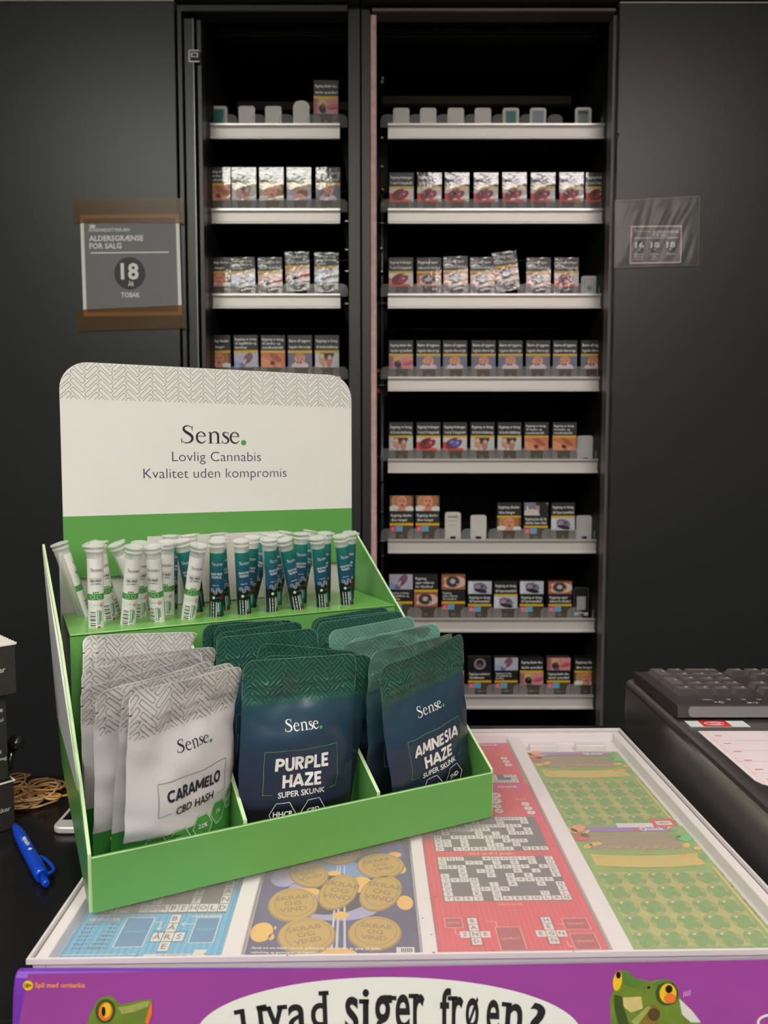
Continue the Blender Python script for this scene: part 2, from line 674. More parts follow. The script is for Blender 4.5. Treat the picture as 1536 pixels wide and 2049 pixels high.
TOP = Z(-30, YF)
zt = Z(6, 1.66)
xl0, xl1 = X(410, 400, YF), X(697, 400, YF)       # opening of the left bay
xm = X(722, 400, YF)                              # seam between the two bays
xr0, xr1 = X(752, 400, YF), X(1222, 400, YF)      # opening of the right bay
DL = X(355, 400, 1.655)                           # edge of left door
DR = X(1232, 400, 1.655)
left = cabinet('tobacco_cabinet', 'black tobacco cabinet, narrow open bay at left with a closed wide door', [
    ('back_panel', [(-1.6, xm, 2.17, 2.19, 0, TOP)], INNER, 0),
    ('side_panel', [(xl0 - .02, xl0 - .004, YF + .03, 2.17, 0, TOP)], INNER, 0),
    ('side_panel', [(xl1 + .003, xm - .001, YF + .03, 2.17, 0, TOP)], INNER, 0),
    ('post', [(xl1, xm - .0015, YF, YF + .03, 0, TOP)], FRAME, .001),
    ('post', [(xl0 - .011, xl0 - .002, YF - .005, YF + .03, 0, Z(42, YF))], FRAME, .001),
    ('post', [(DL + .004, DL + .013, YF - .02, YF + .03, 0, Z(30, YF))], FRAME, .001),
    ('door', [(-1.6, DL, 1.655, 1.68, .08, zt)], BLACK, .0012),
    ('door', [(DL + .016, xl0 - .016, YF - .012, YF + .012, .08, Z(43, YF))], BLACK, .001),
    ('header_rail', [(-1.6, xm - .0015, YF - .03, YF + .03, zt + .004, TOP)], FRAME, .002),
    ('header_rail', [(DL, xl1, YF - .012, YF + .03, Z(29, YF), Z(15, YF))], FRAME, .002),
    ('header_rail', [(xl0, xl1, 1.80, 1.83, Z(72, 1.8), Z(55, 1.8))], FRAME, .002),
    ('rear_bar', [(xl0, xl1, 2.05, 2.07, Z(219, 2.05), Z(202, 2.05))], BARM, .002),
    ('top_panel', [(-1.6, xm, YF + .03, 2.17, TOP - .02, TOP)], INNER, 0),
])
right = cabinet('tobacco_cabinet', 'black tobacco cabinet, wide open bay at right of the pink felt strip', [
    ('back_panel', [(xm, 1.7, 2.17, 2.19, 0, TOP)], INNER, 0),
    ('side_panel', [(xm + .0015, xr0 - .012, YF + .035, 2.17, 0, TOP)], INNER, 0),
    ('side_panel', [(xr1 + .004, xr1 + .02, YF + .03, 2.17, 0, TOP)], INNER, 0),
    ('post', [(xm + .0015, X(741, 400, YF), YF, YF + .03, 0, TOP)], FRAME, .001),
    ('post', [(xr1 - .003, xr1 + .007, YF - .005, YF + .03, 0, Z(33, YF))], FRAMEL, .001),
    ('door', [(DR, 1.7, 1.655, 1.68, .08, zt - .004)], BLACK, .0012),
    ('header_rail', [(xm + .0015, 1.7, YF - .03, YF + .03, zt + .002, TOP)], FRAME, .002),
    ('header_rail', [(xr0 - .008, xr1, YF - .012, YF + .03, Z(29, YF), Z(22, YF))], FRAMEL, .002),
    ('header_rail', [(xr0, xr1, 1.80, 1.83, Z(74, 1.8), Z(56, 1.8))], FRAME, .002),
    ('rear_bar', [(X(763, 200, 2.05), xr1, 2.05, 2.07, Z(208, 2.05), Z(191, 2.05))], BARM, .002),
    ('top_panel', [(xm, 1.7, YF + .03, 2.17, TOP - .02, TOP)], INNER, 0),
])
# bright door edges, felt strip, latch, lock and the lifting gear beside the right shelves
LD = [c for c in left.children if c.name.startswith('door')]
LD.sort(key=lambda c: max(v.co.x for v in c.data.vertices))
RD_ = [c for c in right.children if c.name.startswith('door')][0]
MB().box(xl0 - .0175, xl0 - .0155, YF - .0135, YF - .011, .08, Z(43, YF), mat('edge_chrome', (128, 130, 124), .35, metal=.6)).build('edge_trim', LD[1])
tag(MB().box(X(741.5, 400, YF), xr0 + .0012, YF - .004, YF + .028, .1, Z(31, YF), FELT).build('felt_strip', right, bev=.002), 'pinkish grey felt strip')
for xa, xb in ((-1.6, DL),):
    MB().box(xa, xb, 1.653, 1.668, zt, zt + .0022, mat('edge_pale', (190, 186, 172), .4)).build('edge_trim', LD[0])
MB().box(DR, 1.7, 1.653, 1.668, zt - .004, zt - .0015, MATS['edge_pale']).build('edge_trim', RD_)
lk = MB()
o = atY(388, 112, YF - .0135)
fl = lambda x, y: V3((o.x + x, o.y, o.z + y))
lk.prism([V3((o.x + x, o.y + .003, o.z + y)) for x, y in rrect(-.0115, -.0125, .0115, .0125, .003)], [fl(x, y) for x, y in rrect(-.0115, -.0125, .0115, .0125, .003)][::1], STEEL)
lk.box(o.x - .0085, o.x + .0115, o.y - .0006, o.y + .001, o.z - .0095, o.z + .0095, INNER)
lk.box(o.x - .006, o.x + .009, o.y - .0015, o.y + .001, o.z - .003, o.z + .006, STEEL)
lk.box(o.x - .003, o.x + .006, o.y - .002, o.y + .001, o.z - .001, o.z + .004, INNER)
tag(lk.build('lock', LD[1]), 'small chrome lock plate')
lt = MB()
pts = [(1232, 262), (1238, 270), (1232, 279)]
lt.tube([atY(x, y, 1.6535) for x, y in pts], .0012, ROD, 6)
lt.build('latch', RD_)
rod = MB()
for y0, y1, x, r in ((330, 760, 764, .0032), (760, 1200, 764, .0042)):
    a, b = atY(x, y0, 1.80), atY(x, y1, 1.80)
    rod.tube([a, V3((a.x, a.y, b.z))], r, ROD, 8)
rod.build('support_rod', right)
for y in (158, 166, 277, 334, 380, 410, 447, 498, 544, 607, 752, 771, 914, 961, 1024, 1083, 1112):
    p = atY(763 + (y % 3), y, 1.785)
    m = MB()
    if y in (752, 771, 914, 447, 607, 1083):
        m.tube([p + V3((-.012, 0, 0)), p + V3((.012, 0, 0))], .0028, ROD if y != 447 else STEEL, 8)
        m.build('bracket', right)
    else:
        m.lathe([(.0045, -.004), (.0045, .002), (.002, .005)], STEEL if y not in (380, 410) else mat('bolt_brass', (170, 130, 80), .35, metal=1), 10,
                Matrix.Translation(p) @ Matrix.Rotation(PI / 2, 4, 'X'))
        m.build('bolt', right)
for y in (742, 782):
    p = atY(757, y, 1.785)
    MB().lathe([(.004, -.004), (.004, .004)], REDP, 10, Matrix.Translation(p) @ Matrix.Rotation(PI / 2, 4, 'X')).build('red_cap', right)
for y in (500, 543, 443, 608):
    p = atY(694, y, 1.79)
    MB().box(p.x - .004, p.x + .003, p.y - .004, p.y, p.z - .0012, p.z + .0012, STEEL).build('bracket', left)

# ------------------------------------------------------------------ shelves
ROWS = [262, 432, 602, 768, 932, 1093, 1251, 1405]
RNAME = ['topmost', 'second from the top', 'third from the top', 'fourth from the top', 'fifth from the top', 'sixth from the top', 'second from the bottom', 'lowest visible']
RAILH = .0325
PITCH = .0622


def rail_z(i):
    return Z(ROWS[i] - 14, YR)     # top lip of the rail


def tab(mb, x, z, y, w=.034, h=.0245):
    p = rrect(x - w / 2, z - .004, x + w / 2, z + h, .013, 6, (1, 1, 0, 0))
    mb.prism([V3((a, y + .0012, b)) for a, b in p], [V3((a, y, b)) for a, b in p], CLEAR)
    mb.box(x - .0006, x + .0006, y + .0014, y + .20, z - .004, z + .018, CLEAR)


PACKS_Y = 1.772


def shelf(side, i, x0, x1, tabs, plates):
    z = rail_z(i)
    t = MB().box(x0, x1, YR + .0055, 2.15, z - .012, z - .0045, INNER).build('shelf', left if side == 'left' else right)
    prof = [(YR, z), (YR - .004, z), (YR - .004, z - .0045), (YR, z - .0065), (YR + .0015, z - .009), (YR + .0015, z - RAILH + .006), (YR - .003, z - RAILH + .003), (YR - .003, z - RAILH), (YR + .005, z - RAILH), (YR + .005, z)]
    r = MB()
    r.prism([V3((x0, a, b)) for a, b in prof], [V3((x1, a, b)) for a, b in prof], ALU)
    r.box(x0, x1, YR - .0044, YR - .0038, z - .0043, z - .0002, ALUD)
    r.build('rail', t)
    for x in tabs:
        m = MB()
        tab(m, x, z - .0005, YR + .007)
        m.build('divider', t)
    for x, h, style in plates:
        m = MB()
        w = .0185
        h = h + max(0, z - EYE) * .030
        y = 1.80 if style != 'low' else 1.775
        rr = .006 if style != 'tall' else .016
        p = rrect(x - w, z - .0045, x + w, z + h, rr, 6, (1, 1, 0, 0))
        base = INNER if style == 'dark' else PUSH
        m.prism([V3((a, y + .004, b)) for a, b in p], [V3((a, y, b)) for a, b in p], base)
        fn = lambda a, b: V3((x + a, y - .0004, z + b))
        fo = lambda a, b: V3((x + a, y - .0008, z + b))
        if style in ('teal', 'blue', 'dim'):
            m.rect(-.013, -.004, .013, h - .006, fn, mat('plate_inset_grey', (150, 150, 146), .4))
            m.rect(-.011, .0, .010, h - .008, fo, {'teal': mat('plate_teal', (20, 110, 104), .4), 'blue': mat('plate_blue', (130, 140, 152), .4), 'dim': mat('plate_dim', (24, 60, 76), .35)}[style])
            m.rect(-.004, .002, .003, .008, lambda a, b: V3((x + a, y - .0012, z + b)), MATS['plate_inset_grey'])
        if style == 'badge':
            m.outline(-.011, .006, .011, h - .008, .0012, fn, mat('plate_line', (150, 150, 160), .5))
            m.ell(0, h * .45, .007, .006, fo, mat('plate_pale_blue', (150, 170, 190), .5))
            m.ell(.001, h * .42, .003, .002, lambda a, b: V3((x + a, y - .0012, z + b)), mat('plate_tan', (150, 120, 90), .5))
        if style == 'printed':
            m.text('EUROSEG', 0, h * .78, .0038, fn, INK, bold=.02)
            for k in range(2):
                m.line((-.010, h * (.66 - .17 * k)), (.008, h * (.66 - .17 * k)), .0009, fn, INKG)
        if style in ('printed', 'clip', 'dark'):
            m.box(x - .006, x + .006, y - .004, y, z - .004, z + .003, INNER)
        if style == 'dark':
            m.outline(-.017, .002, .017, h - .002, .0012, fn, FRAMEL)
            m.rect(-.010, .012, .011, h - .022, fo, mat('plate_grey_label', (170, 172, 172), .5))
            m.rect(-.017, -.002, .017, .006, fo, PUSH)
        m.build('pusher_plate', t)
    return t


def xs(px, i):
    return atY(px, ROWS[i] - 40, PACKS_Y).x


XL0, XL1 = atY(416, 432, YR).x - .03, atY(680, 432, YR).x
XR0, XR1 = atY(776, 432, YR).x, atY(1213, 432, YR).x + .004
LP0 = xs(656, 1)                       # right-most lane of the left bay
RP0 = xs(803, 1)                       # left-most lane of the right bay
LL = [LP0 - PITCH * k for k in range(4, -1, -1)]
RL = [RP0 + PITCH * .995 * k for k in range(8)]
LT = [x - PITCH / 2 for x in LL] + [LL[-1] + PITCH / 2 - .004]
RT = [x - PITCH / 2 + .001 for x in RL] + [RL[-1] + PITCH / 2 - .004]
shelf('left', 0, XL0, XL1, LT, [(xs(433, 0), .034, 'teal'), (xs(489, 0), .034, 'plain'), (xs(543, 0), .034, 'plain'), (xs(600, 0), .046, 'tall')])
for i in (1, 2, 3):
    shelf('left', i, XL0, XL1, LT, [])
RPL = {0: [(803, .030, 'plain'), (858, .030, 'plain'), (914, .030, 'plain'), (969, .030, 'plain'), (1026, .030, 'teal'), (1081, .030, 'blue'), (1173, .031, 'dim'), (1222, .030, 'plain')],
       2: [(1185, .038, 'badge')], 4: [(1176, .054, 'clip')],
       5: [(908, .060, 'printed'), (960, .053, 'clip'), (1174, .052, 'clip')], 6: [(1168, .066, 'dark')]}
for i in range(8):
    shelf('right', i, XR0, XR1, RT, [(xs(p, i), h, s) for p, h, s in RPL.get(i, [])])

# ------------------------------------------------------------------ cigarette packs
PK = dict(coat=1.0, bump=.24, bscale=42, coat_rough=.05)


def pm(n, c, r=.45):
    fine = n in ('brown', 'black', 'yellow', 'white_text', 'red_sticker', 'blue_sticker', 'pale_text')
    return mat('pack_' + n, c, r, vary=.0 if fine else .30, vscale=170, **PK)


PBODY = pm('brown', (76, 68, 56))
PDARK = pm('black', (34, 34, 34))
PYEL = pm('yellow', (222, 178, 32))
PTXT = pm('white_text', (222, 222, 220))
PRED = pm('red_sticker', (214, 52, 84))
PBLU = pm('blue_sticker', (110, 180, 215))
WARN = {'eye': ['Rygning øger', 'risikoen for blindhed'], 'lung': ['Rygning forårsager', '9 ud af 10 lungekræft'], 'teeth': ['Rygning skader dine', 'tænder og tandkød'],
        'baby': ['Børn af rygere', 'begynder oftere at ryge'], 'legs': ['Rygning er årsag', 'til åreforkalkning'], 'woman': ['Rygning skader', 'dine lunger'],
        'hand': ['Rygning er årsag', 'til slagtilfælde og', 'handicap'], 'throat': ['Rygning er årsag', 'til strube- og', 'mundhulekræft'], 'head': ['Rygning er årsag', 'til hjerteanfald'],
        'man': ['Rygning kan slå dit', 'ufødte barn ihjel'], 'scan': ['Rygning nedsætter', 'fertiliteten'], 'blue': ['Rygning forårsager', '9 ud af 10 lungekræft'], 'bed': ['Rygning øger', 'risikoen for', 'blindhed'], 'eye3': ['Rygning', 'øger risikoen', 'for blindhed'], 'mouth': ['Rygning skader', 'dine lunger']}
DESC = {'eye': 'a clouded eye', 'eye3': 'a clouded eye under three text lines', 'lung': 'a red diseased lung', 'teeth': 'rotten teeth', 'baby': 'a baby with a dummy', 'legs': 'bare feet', 'woman': 'a coughing woman',
        'hand': 'a purple limb on grey', 'throat': 'a throat hole', 'head': 'a lying head', 'man': 'a dark-haired person in white', 'scan': 'a round grey scan', 'blue': 'a blue-violet organ', 'bed': 'a person lying down', 'mouth': 'a coughing mouth'}


def picture(mb, k, x0, y0, x1, y1, fn):
    w, h = x1 - x0, y1 - y0

    def R(a, b, c, d, m, e=1):
        mb.rect(x0 + a * w, y0 + b * h, x0 + c * w, y0 + d * h, lambda x, y: fn(x, y, e), m)

    def E(cx, cy, rx, ry, m, e=2, rot=0.0, n=18):
        pts = []
        for q in range(n):
            a = 2 * PI * q / n
            X_, Y_ = rx * w * math.cos(a), ry * h * math.sin(a)
            px_ = x0 + cx * w + X_ * math.cos(rot) - Y_ * math.sin(rot)
            py_ = y0 + cy * h + X_ * math.sin(rot) + Y_ * math.cos(rot)
            pts.append((min(max(px_, x0), x1), min(max(py_, y0), y1)))
        mb.flat(pts, lambda x, y: fn(x, y, e), m)
    skin, pale, dark = pm('skin', (214, 150, 122)), pm('pale', (214, 205, 203)), pm('dark_tone', (52, 40, 40))
    if k in ('eye', 'eye3'):
        R(0, 0, 1, 1, pm('eye_skin', (176, 104, 74)))
        E(.5, .48, .56, .40, pm('eye_white', (222, 196, 180)))
        E(.02, .5, .12, .3, pm('eye_pink', (196, 110, 90)), 3)
        E(.47, .52, .30, .40, pm('eye_ring', (96, 82, 72)), 3)
        E(.47, .52, .22, .30, pm('eye_iris', (58, 50, 48)), 4)
        E(.47, .54, .12, .17, pm('eye_cloud', (196, 184, 188)), 5)
        E(.66, .34, .03, .05, PTXT, 6)
        R(0, .90, 1, 1, pm('eye_lid', (150, 88, 66)), 5)
    elif k in ('lung', 'blue'):
        R(0, 0, 1, 1, pale)
        E(.05, .25, .24, .42, pm('lung_glove', (216, 58, 48)))
        E(.55, .06, .34, .16, pm('lung_glove2', (226, 84, 66)))
        E(.45, .55, .36, .42, pm('lung_dark', (122, 28, 42)) if k == 'lung' else pm('lung_violet', (110, 44, 84)), 3, .3)
        E(.55, .55, .18, .24, pm('lung_mid', (160, 52, 70)) if k == 'lung' else pm('lung_blue', (92, 98, 190)), 4, .5)
        E(.36, .66, .10, .16, pm('lung_deep', (80, 18, 36)) if k == 'lung' else pm('lung_blue2', (110, 120, 205)), 4)
        E(.60, .60, .04, .06, pm('lung_glint', (226, 190, 196)), 5)
        R(.58, .86, .98, .93, PTXT, 5)
    elif k == 'teeth':
        R(0, 0, 1, 1, pm('gum', (204, 142, 142)))
        R(0, 0, .16, 1, pm('gum_dark', (168, 104, 104)), 2)
        E(.36, .66, .14, .30, pm('tooth', (206, 184, 120)))
        E(.36, .36, .15, .28, dark, 3)
        E(.40, .55, .07, .14, pm('tooth_stain', (120, 92, 30)), 4)
        E(.42, .10, .12, .2, pm('tooth_grey', (110, 104, 140)), 3)
        E(.80, .45, .28, .18, pm('lip', (206, 100, 110)), 3, .25)
        E(.82, .36, .22, .05, pm('lip_dark', (150, 62, 74)), 4, .2)
    elif k == 'baby':
        R(0, 0, 1, 1, pm('baby_back', (112, 116, 134)))
        E(.5, .10, .36, .30, pm('baby_shirt', (222, 200, 206)))
        E(.5, .62, .22, .36, pm('baby_skin', (226, 158, 132)), 3)
        E(.30, .58, .05, .1, pm('baby_skin', (0, 0, 0)), 3)
        E(.5, .84, .20, .14, pm('baby_hair', (206, 140, 104)), 4)
        E(.42, .60, .03, .04, dark, 5)
        E(.58, .60, .03, .04, dark, 5)
        E(.46, .34, .11, .09, pm('dummy', (48, 52, 92)), 5)
        E(.46, .34, .04, .04, PTXT, 6)
    elif k == 'legs':
        R(0, 0, 1, 1, pm('sheet', (198, 202, 202)))
        E(.5, .95, .30, .5, pm('trouser', (46, 50, 58)))
        E(.30, .45, .13, .46, pm('leg_skin', (206, 150, 124)), 3, .15)
        E(.60, .42, .13, .44, pm('leg_skin2', (190, 126, 104)), 3, -.1)
        E(.30, .80, .08, .16, pm('leg_light', (228, 190, 166)), 4)
        E(.62, .66, .06, .14, pm('leg_light2', (222, 184, 160)), 4)
        E(.10, .08, .20, .2, pale, 4)
    elif k in ('woman', 'mouth'):
        R(0, 0, 1, 1, pm('woman_back', (120, 78, 60)))
        E(.28, .62, .22, .5, pm('woman_hair', (190, 140, 88)))
        E(.74, .62, .20, .5, pm('woman_hair2', (168, 112, 70)))
        E(.52, .60, .21, .42, pm('woman_skin', (222, 148, 120)), 3)
        E(.52, .36, .07, .06, pm('woman_mouth', (150, 62, 60)), 4)
        E(.44, .66, .05, .03, dark, 4)
        E(.60, .66, .05, .03, dark, 4)
        E(.18, .10, .26, .26, pm('tissue', (232, 226, 222)), 4)
        E(.84, .10, .22, .22, pm('tissue', (0, 0, 0)), 4)
        E(.50, .08, .2, .12, pm('finger', (214, 150, 128)), 5)
    elif k == 'hand':
        R(0, 0, 1, 1, pm('limb_back', (186, 186, 200)))
        E(.58, .62, .16, .42, pm('limb', (112, 88, 106)), 2, -.6)
        E(.66, .72, .12, .24, pm('limb_red', (136, 92, 104)), 3, -.6)
        E(.44, .40, .05, .22, pm('limb_pale', (206, 190, 204)), 4, -.5)
        E(.06, .10, .26, .34, pm('limb_blue', (146, 172, 210)), 2)
        E(.36, .16, .12, .2, pm('limb_violet', (130, 112, 150)), 3)
    elif k == 'throat':
        R(0, 0, 1, 1, pm('neck', (206, 122, 84)))
        E(.20, .30, .34, .30, pm('neck_light', (226, 152, 108)), 2, -.6)
        E(.60, .70, .30, .18, pm('neck_shade', (168, 88, 62)), 2, -.6)
        E(.48, .30, .10, .16, pm('neck_hole', (112, 48, 40)), 3)
        E(.50, .28, .05, .10, dark, 4)
        E(.78, .10, .16, .18, pm('neck_pink', (222, 148, 124)), 4)
        E(.95, .16, .10, .2, pm('neck_pink2', (206, 128, 106)), 5)
    elif k == 'head':
        R(0, 0, 1, 1, pm('pillow', (190, 196, 208)))
        E(.52, .52, .30, .36, pm('corpse', (124, 112, 134)), 2, -.2)
        E(.54, .24, .28, .16, pm('corpse_hair', (40, 36, 46)), 3, -.2)
        E(.40, .56, .12, .16, pm('corpse_light', (160, 150, 166)), 3)
        E(.60, .60, .06, .06, dark, 4)
        E(.10, .50, .12, .5, pm('pillow_light', (214, 218, 226)), 3)
    elif k == 'man':
        R(0, 0, 1, 1, pm('man_back', (128, 126, 142)))
        E(.32, .16, .38, .34, pm('man_shirt', (214, 200, 200)))
        E(.82, .40, .20, .62, pm('man_hair', (26, 24, 28)), 3)
        E(.62, .66, .14, .26, pm('man_skin', (198, 150, 134)), 3)
        E(.66, .90, .20, .16, pm('man_hair', (0, 0, 0)), 4)
        R(.10, .40, .16, .72, PTXT, 4)
    elif k == 'scan':
        R(0, 0, 1, 1, pm('scan_back', (22, 22, 26)))
        E(.5, .5, .26, .44, pm('scan_ring', (150, 140, 150)))
        E(.5, .52, .17, .32, pm('scan_in', (40, 34, 40)), 3)
        E(.46, .40, .14, .16, pm('scan_red', (110, 76, 84)), 4)
    elif k == 'bed':
        R(0, 0, 1, 1, pm('bed_back', (170, 164, 178)))
        E(.5, .74, .40, .16, pm('bed_arm', (196, 138, 104)), 2, -.2)
        E(.62, .45, .24, .26, pm('bed_hair', (126, 80, 52)), 3)
        E(.50, .26, .22, .22, pm('bed_skin', (222, 158, 140)), 4)
        E(.16, .10, .3, .26, pm('bed_sheet', (206, 200, 212)), 3)


PW_, PD_ = .0545, .0225
_PACK = {}


def pack_mesh(kind, style, H):
    key = (kind, style, H)
    if key in _PACK:
        return _PACK[key]
    mb = MB()
    w = PW_ / 2
    mb.box(-w, w, 0, PD_, 0, H, PBODY)
    # the upper part is black all round, lid line included
    f = lambda x, y, e=1: V3((x, -.00012 - .00012 * e, y))
    L = WARN[kind]
    fs = 3 if len(L) > 2 else 2
    if style == 'text':
        pic0, pic1, ye0, ye1 = .27, .60, .60, .655
        t0, t1 = .655, 1.0
    else:
        pic0, pic1, ye0, ye1 = .66, 1.0, .335, .39
        t0, t1 = .39, .66
    fz = lambda x, y: f(x, y, 1)
    mb.rect(-w, t0 * H, w, t1 * H, fz, PDARK)
    if style == 'text':
        mb.box(-w - .00015, w + .00015, -.0001, PD_ + .00015, t0 * H, H + .00015, PDARK)
    mb.rect(-w, ye0 * H, w, ye1 * H, lambda x, y: f(x, y, 2), PYEL)
    picture(mb, kind, -w, pic0 * H, w, pic1 * H, f)
    n = len(L)
    ch = min(.0058, (t1 - t0) * H * .80 / n * .58)
    for i, s in enumerate(L):
        yy = (t1 - .05) * H - (i + .75) * (t1 - t0 - .07) * H / n
        mb.text(s, -w + .003, yy, ch, lambda x, y: f(x, y, 3), PTXT, 'l', bold=.025, maxw=PW_ - .006, res=1)
    mb.text('Kings', 0, .11 * H, .0021, lambda x, y: f(x, y, 2), pm('pale_text', (168, 160, 150)), bold=.01, res=1)
    mb.text('Blue 20', 0, .07 * H, .0021, lambda x, y: f(x, y, 2), pm('pale_text', (0, 0, 0)), bold=.01, res=1)
    if style == 'pic':
        y1 = ye0 * H - .0012
        y0 = y1 - .0125
        mb.rect(-w + .001, y0, -w + .0145, y1, lambda x, y: f(x, y, 2), PRED)
        mb.rect(-w + .0145, y0, -w + .0295, y1, lambda x, y: f(x, y, 2), PBLU)
        mb.text('C', -w + .008, y0 + .003, .0062, lambda x, y: f(x, y, 3), PTXT, bold=.016)
        mb.outline(-w + .018, y0 + .003, -w + .026, y0 + .009, .0012, lambda x, y: f(x, y, 3), pm('blue_dark', (60, 130, 190)))
    _PACK[key] = o = mb.build('cigarette_pack')
    return o


SHN = ['topmost shelf', 'second shelf down', 'third shelf down', 'fourth shelf down', 'fifth shelf down', 'sixth shelf down', 'second lowest shelf', 'lowest visible shelf']
K, HUN = .0875, .099
NTH = ['first', 'second', 'third', 'fourth', 'fifth', 'sixth', 'seventh', 'eighth']
# bay, row, lane pixel, kind, style, height, roll (degrees), lift
PACKS = [('left', 0, 651, 'teeth', 'text', HUN, -1, .004)]
for px, k in zip((437, 488, 543, 598, 656), ('throat', 'legs', 'mouth', 'bed', 'baby')):
    PACKS.append(('left', 1, px, k, 'text', HUN, 0, 0))
for px, k, lift, roll in ((437, 'woman', 0, 0), (487, 'hand', 0, 1.5), (541, 'teeth', 0, 1), (596, 'teeth', .012, 1.5), (653, 'hand', .011, 0)):
    PACKS.append(('left', 2, px, k, 'text', K, roll, lift))
for px, k in zip((437, 493, 546, 600, 654), ('woman', 'hand', 'throat', 'baby', 'legs')):
    PACKS.append(('left', 3, px, k, 'text', HUN, 1 if px == 493 else 0, 0))
for px in (803, 859, 914, 972, 1030, 1086, 1144, 1196):
    PACKS.append(('right', 1, px, 'lung', 'text', K, 1 if px in (1030, 1144) else 0, 0))
for px, k, roll, lift in ((802, 'lung', 0, 0), (858, 'eye', 0, 0), (912, 'eye', 1, .002), (966, 'eye', 1.5, 0), (1017, 'eye', 7, .010), (1077, 'eye', 0, 0), (1133, 'lung', 0, 0)):
    PACKS.append(('right', 2, px, k, 'text', K, roll, lift))
for n, px in enumerate((802, 857, 910, 967, 1021, 1076, 1130, 1186)):
    PACKS.append(('right', 3, px, 'teeth' if n == 0 else 'baby', 'text', K, 0, 0))
for px, k in zip((802, 857, 910, 965, 1019, 1073, 1129), ('legs', 'lung', 'blue', 'legs', 'legs', 'throat', 'throat')):
    PACKS.append(('right', 4, px, k, 'text', K, 0, 0))
for px, k, st, h in ((803, 'woman', 'pic', .104), (855, 'woman', 'pic', .104), (1018, 'woman', 'text', .088), (1072, 'man', 'pic', .088), (1126, 'head', 'text', .088)):
    PACKS.append(('right', 5, px, k, st, h, 0, 0))
for px, k, st, h in ((802, 'hand', 'pic', .104), (852, 'eye3', 'text', .104), (907, 'eye3', 'pic', .104), (960, 'head', 'pic', .088), (1012, 'head', 'text', .088), (1064, 'head', 'pic', .088), (1121, 'eye', 'pic', .088)):
    PACKS.append(('right', 6, px, k, st, h, 0, 0))
for px, k, st in ((905, 'teeth', 'text'), (960, 'scan', 'pic'), (1013, 'hand', 'pic'), (1064, 'teeth', 'text'), (1118, 'teeth', 'pic'), (1173, 'woman', 'text')):
    PACKS.append(('right', 7, px, k, st, .0885, 0, 0))
used = {}
for side, i, px, k, st, h, roll, lift in PACKS:
    same = [p for p in PACKS if p[0] == side and p[1] == i]
    n = sorted(p[2] for p in same).index(px)
    proto = pack_mesh(k, st, h)
    if (k, st, h) in used:
        o = proto.copy()
        COL.objects.link(o)
    else:
        o = proto
        used[(k, st, h)] = 1
    z = rail_z(i) - .0042 + lift
    p = atY(px, ROWS[i] - 50, PACKS_Y)
    o.location = (p.x, PACKS_Y + .0005 + (.004 if i >= 6 else 0), z + abs(math.sin(math.radians(roll))) * PW_ / 2)
    o.rotation_euler = (0, math.radians(-roll), random.uniform(-.03, .03))
    pos = 'only one' if len(same) == 1 else ('%s from left' % NTH[n] if n < len(same) - 1 else 'right-most')
    tag(o, 'pack picturing %s, %s, %s, %s bay' % (DESC[k].split(' under')[0], pos, SHN[i], side), 'cigarette pack', 'cigarette packs on the %s-bay shelves' % side)

# ------------------------------------------------------------------ signs on the doors
YS = 1.6535


def quad_fn(p00, p10, p11, p01, Y):
    """unit square to a quad given in photo pixels on the plane y = Y"""
    a, b, c, d = [atY(x, y, Y) for x, y in (p00, p10, p11, p01)]
    return lambda u, v, e=0: (a * (1 - u) * (1 - v) + b * u * (1 - v) + c * u * v + d * (1 - u) * v) + V3((0, -.0004 * e, 0))


def crown(mb, x, y, s, fn, m):
    mb.flat([(x - s, y), (x + s, y), (x + s * .9, y + s * .35), (x - s * .9, y + s * .35)], fn, m)
    for k in (-.8, -.3, .3, .8):
        mb.ell(x + k * s, y + s * .75, s * .26, s * .42, fn, m, n=10)
    mb.ell(x, y + s * 1.25, s * .16, s * .22, fn, m, n=8)


sg = thing('age_limit_sign', atY(262, 535, YS), 'grey paper age limit sign fixed with brown tape to the left door', 'sign')
q = quad_fn((167, 633), (364, 631), (358, 428), (160, 430), YS)
asp = .205 / .198
pp = MB()
pp.prism([q(u, v, -.6) for u, v in ((0, 0), (1, 0), (1, 1), (0, 1))], [q(u, v) for u, v in ((0, 0), (1, 0), (1, 1), (0, 1))], WHITE)
f1 = lambda u, v: q(u, v, 1)
f2 = lambda u, v: q(u, v, 2)
pp.rect(.035, .04, .965, .965, f1, SIGNG)
crown(pp, .122, .868, .028, f2, PW)
pp.text('SUNDHEDSSTYRELSEN', .085, .835, .028, f2, PW, 'l', bold=.016, maxw=.44)
pp.text('ALDERSGRÆNSE', .085, .742, .050, f2, PW, 'l', bold=.024, maxw=.55)
pp.text('FOR SALG', .085, .668, .050, f2, PW, 'l', bold=.024, maxw=.33)
pp.line((.095, .625), (.885, .625), .012, f2, PW)
pp.ell(.485, .42, .158, .158 * asp * .98, f2, SIGNB, n=40)
pp.text('18', .485, .365, .150, lambda u, v: q(u, v, 3), PW, bold=.028, xs=1.0, maxw=.22)
pp.text('ÅR', .495, .295, .040, lambda u, v: q(u, v, 3), PW, bold=.016, maxw=.06)
pp.text('TOBAK', .485, .185, .045, f2, PW, bold=.02, maxw=.19)
pp.build('paper', sg)
TAPE = clear('brown_tape', (120, 100, 72), .42, .24, tint=(224, 178, 118))
TAPEB = mat('brown_tape_ripple', (200, 190, 170), .15)
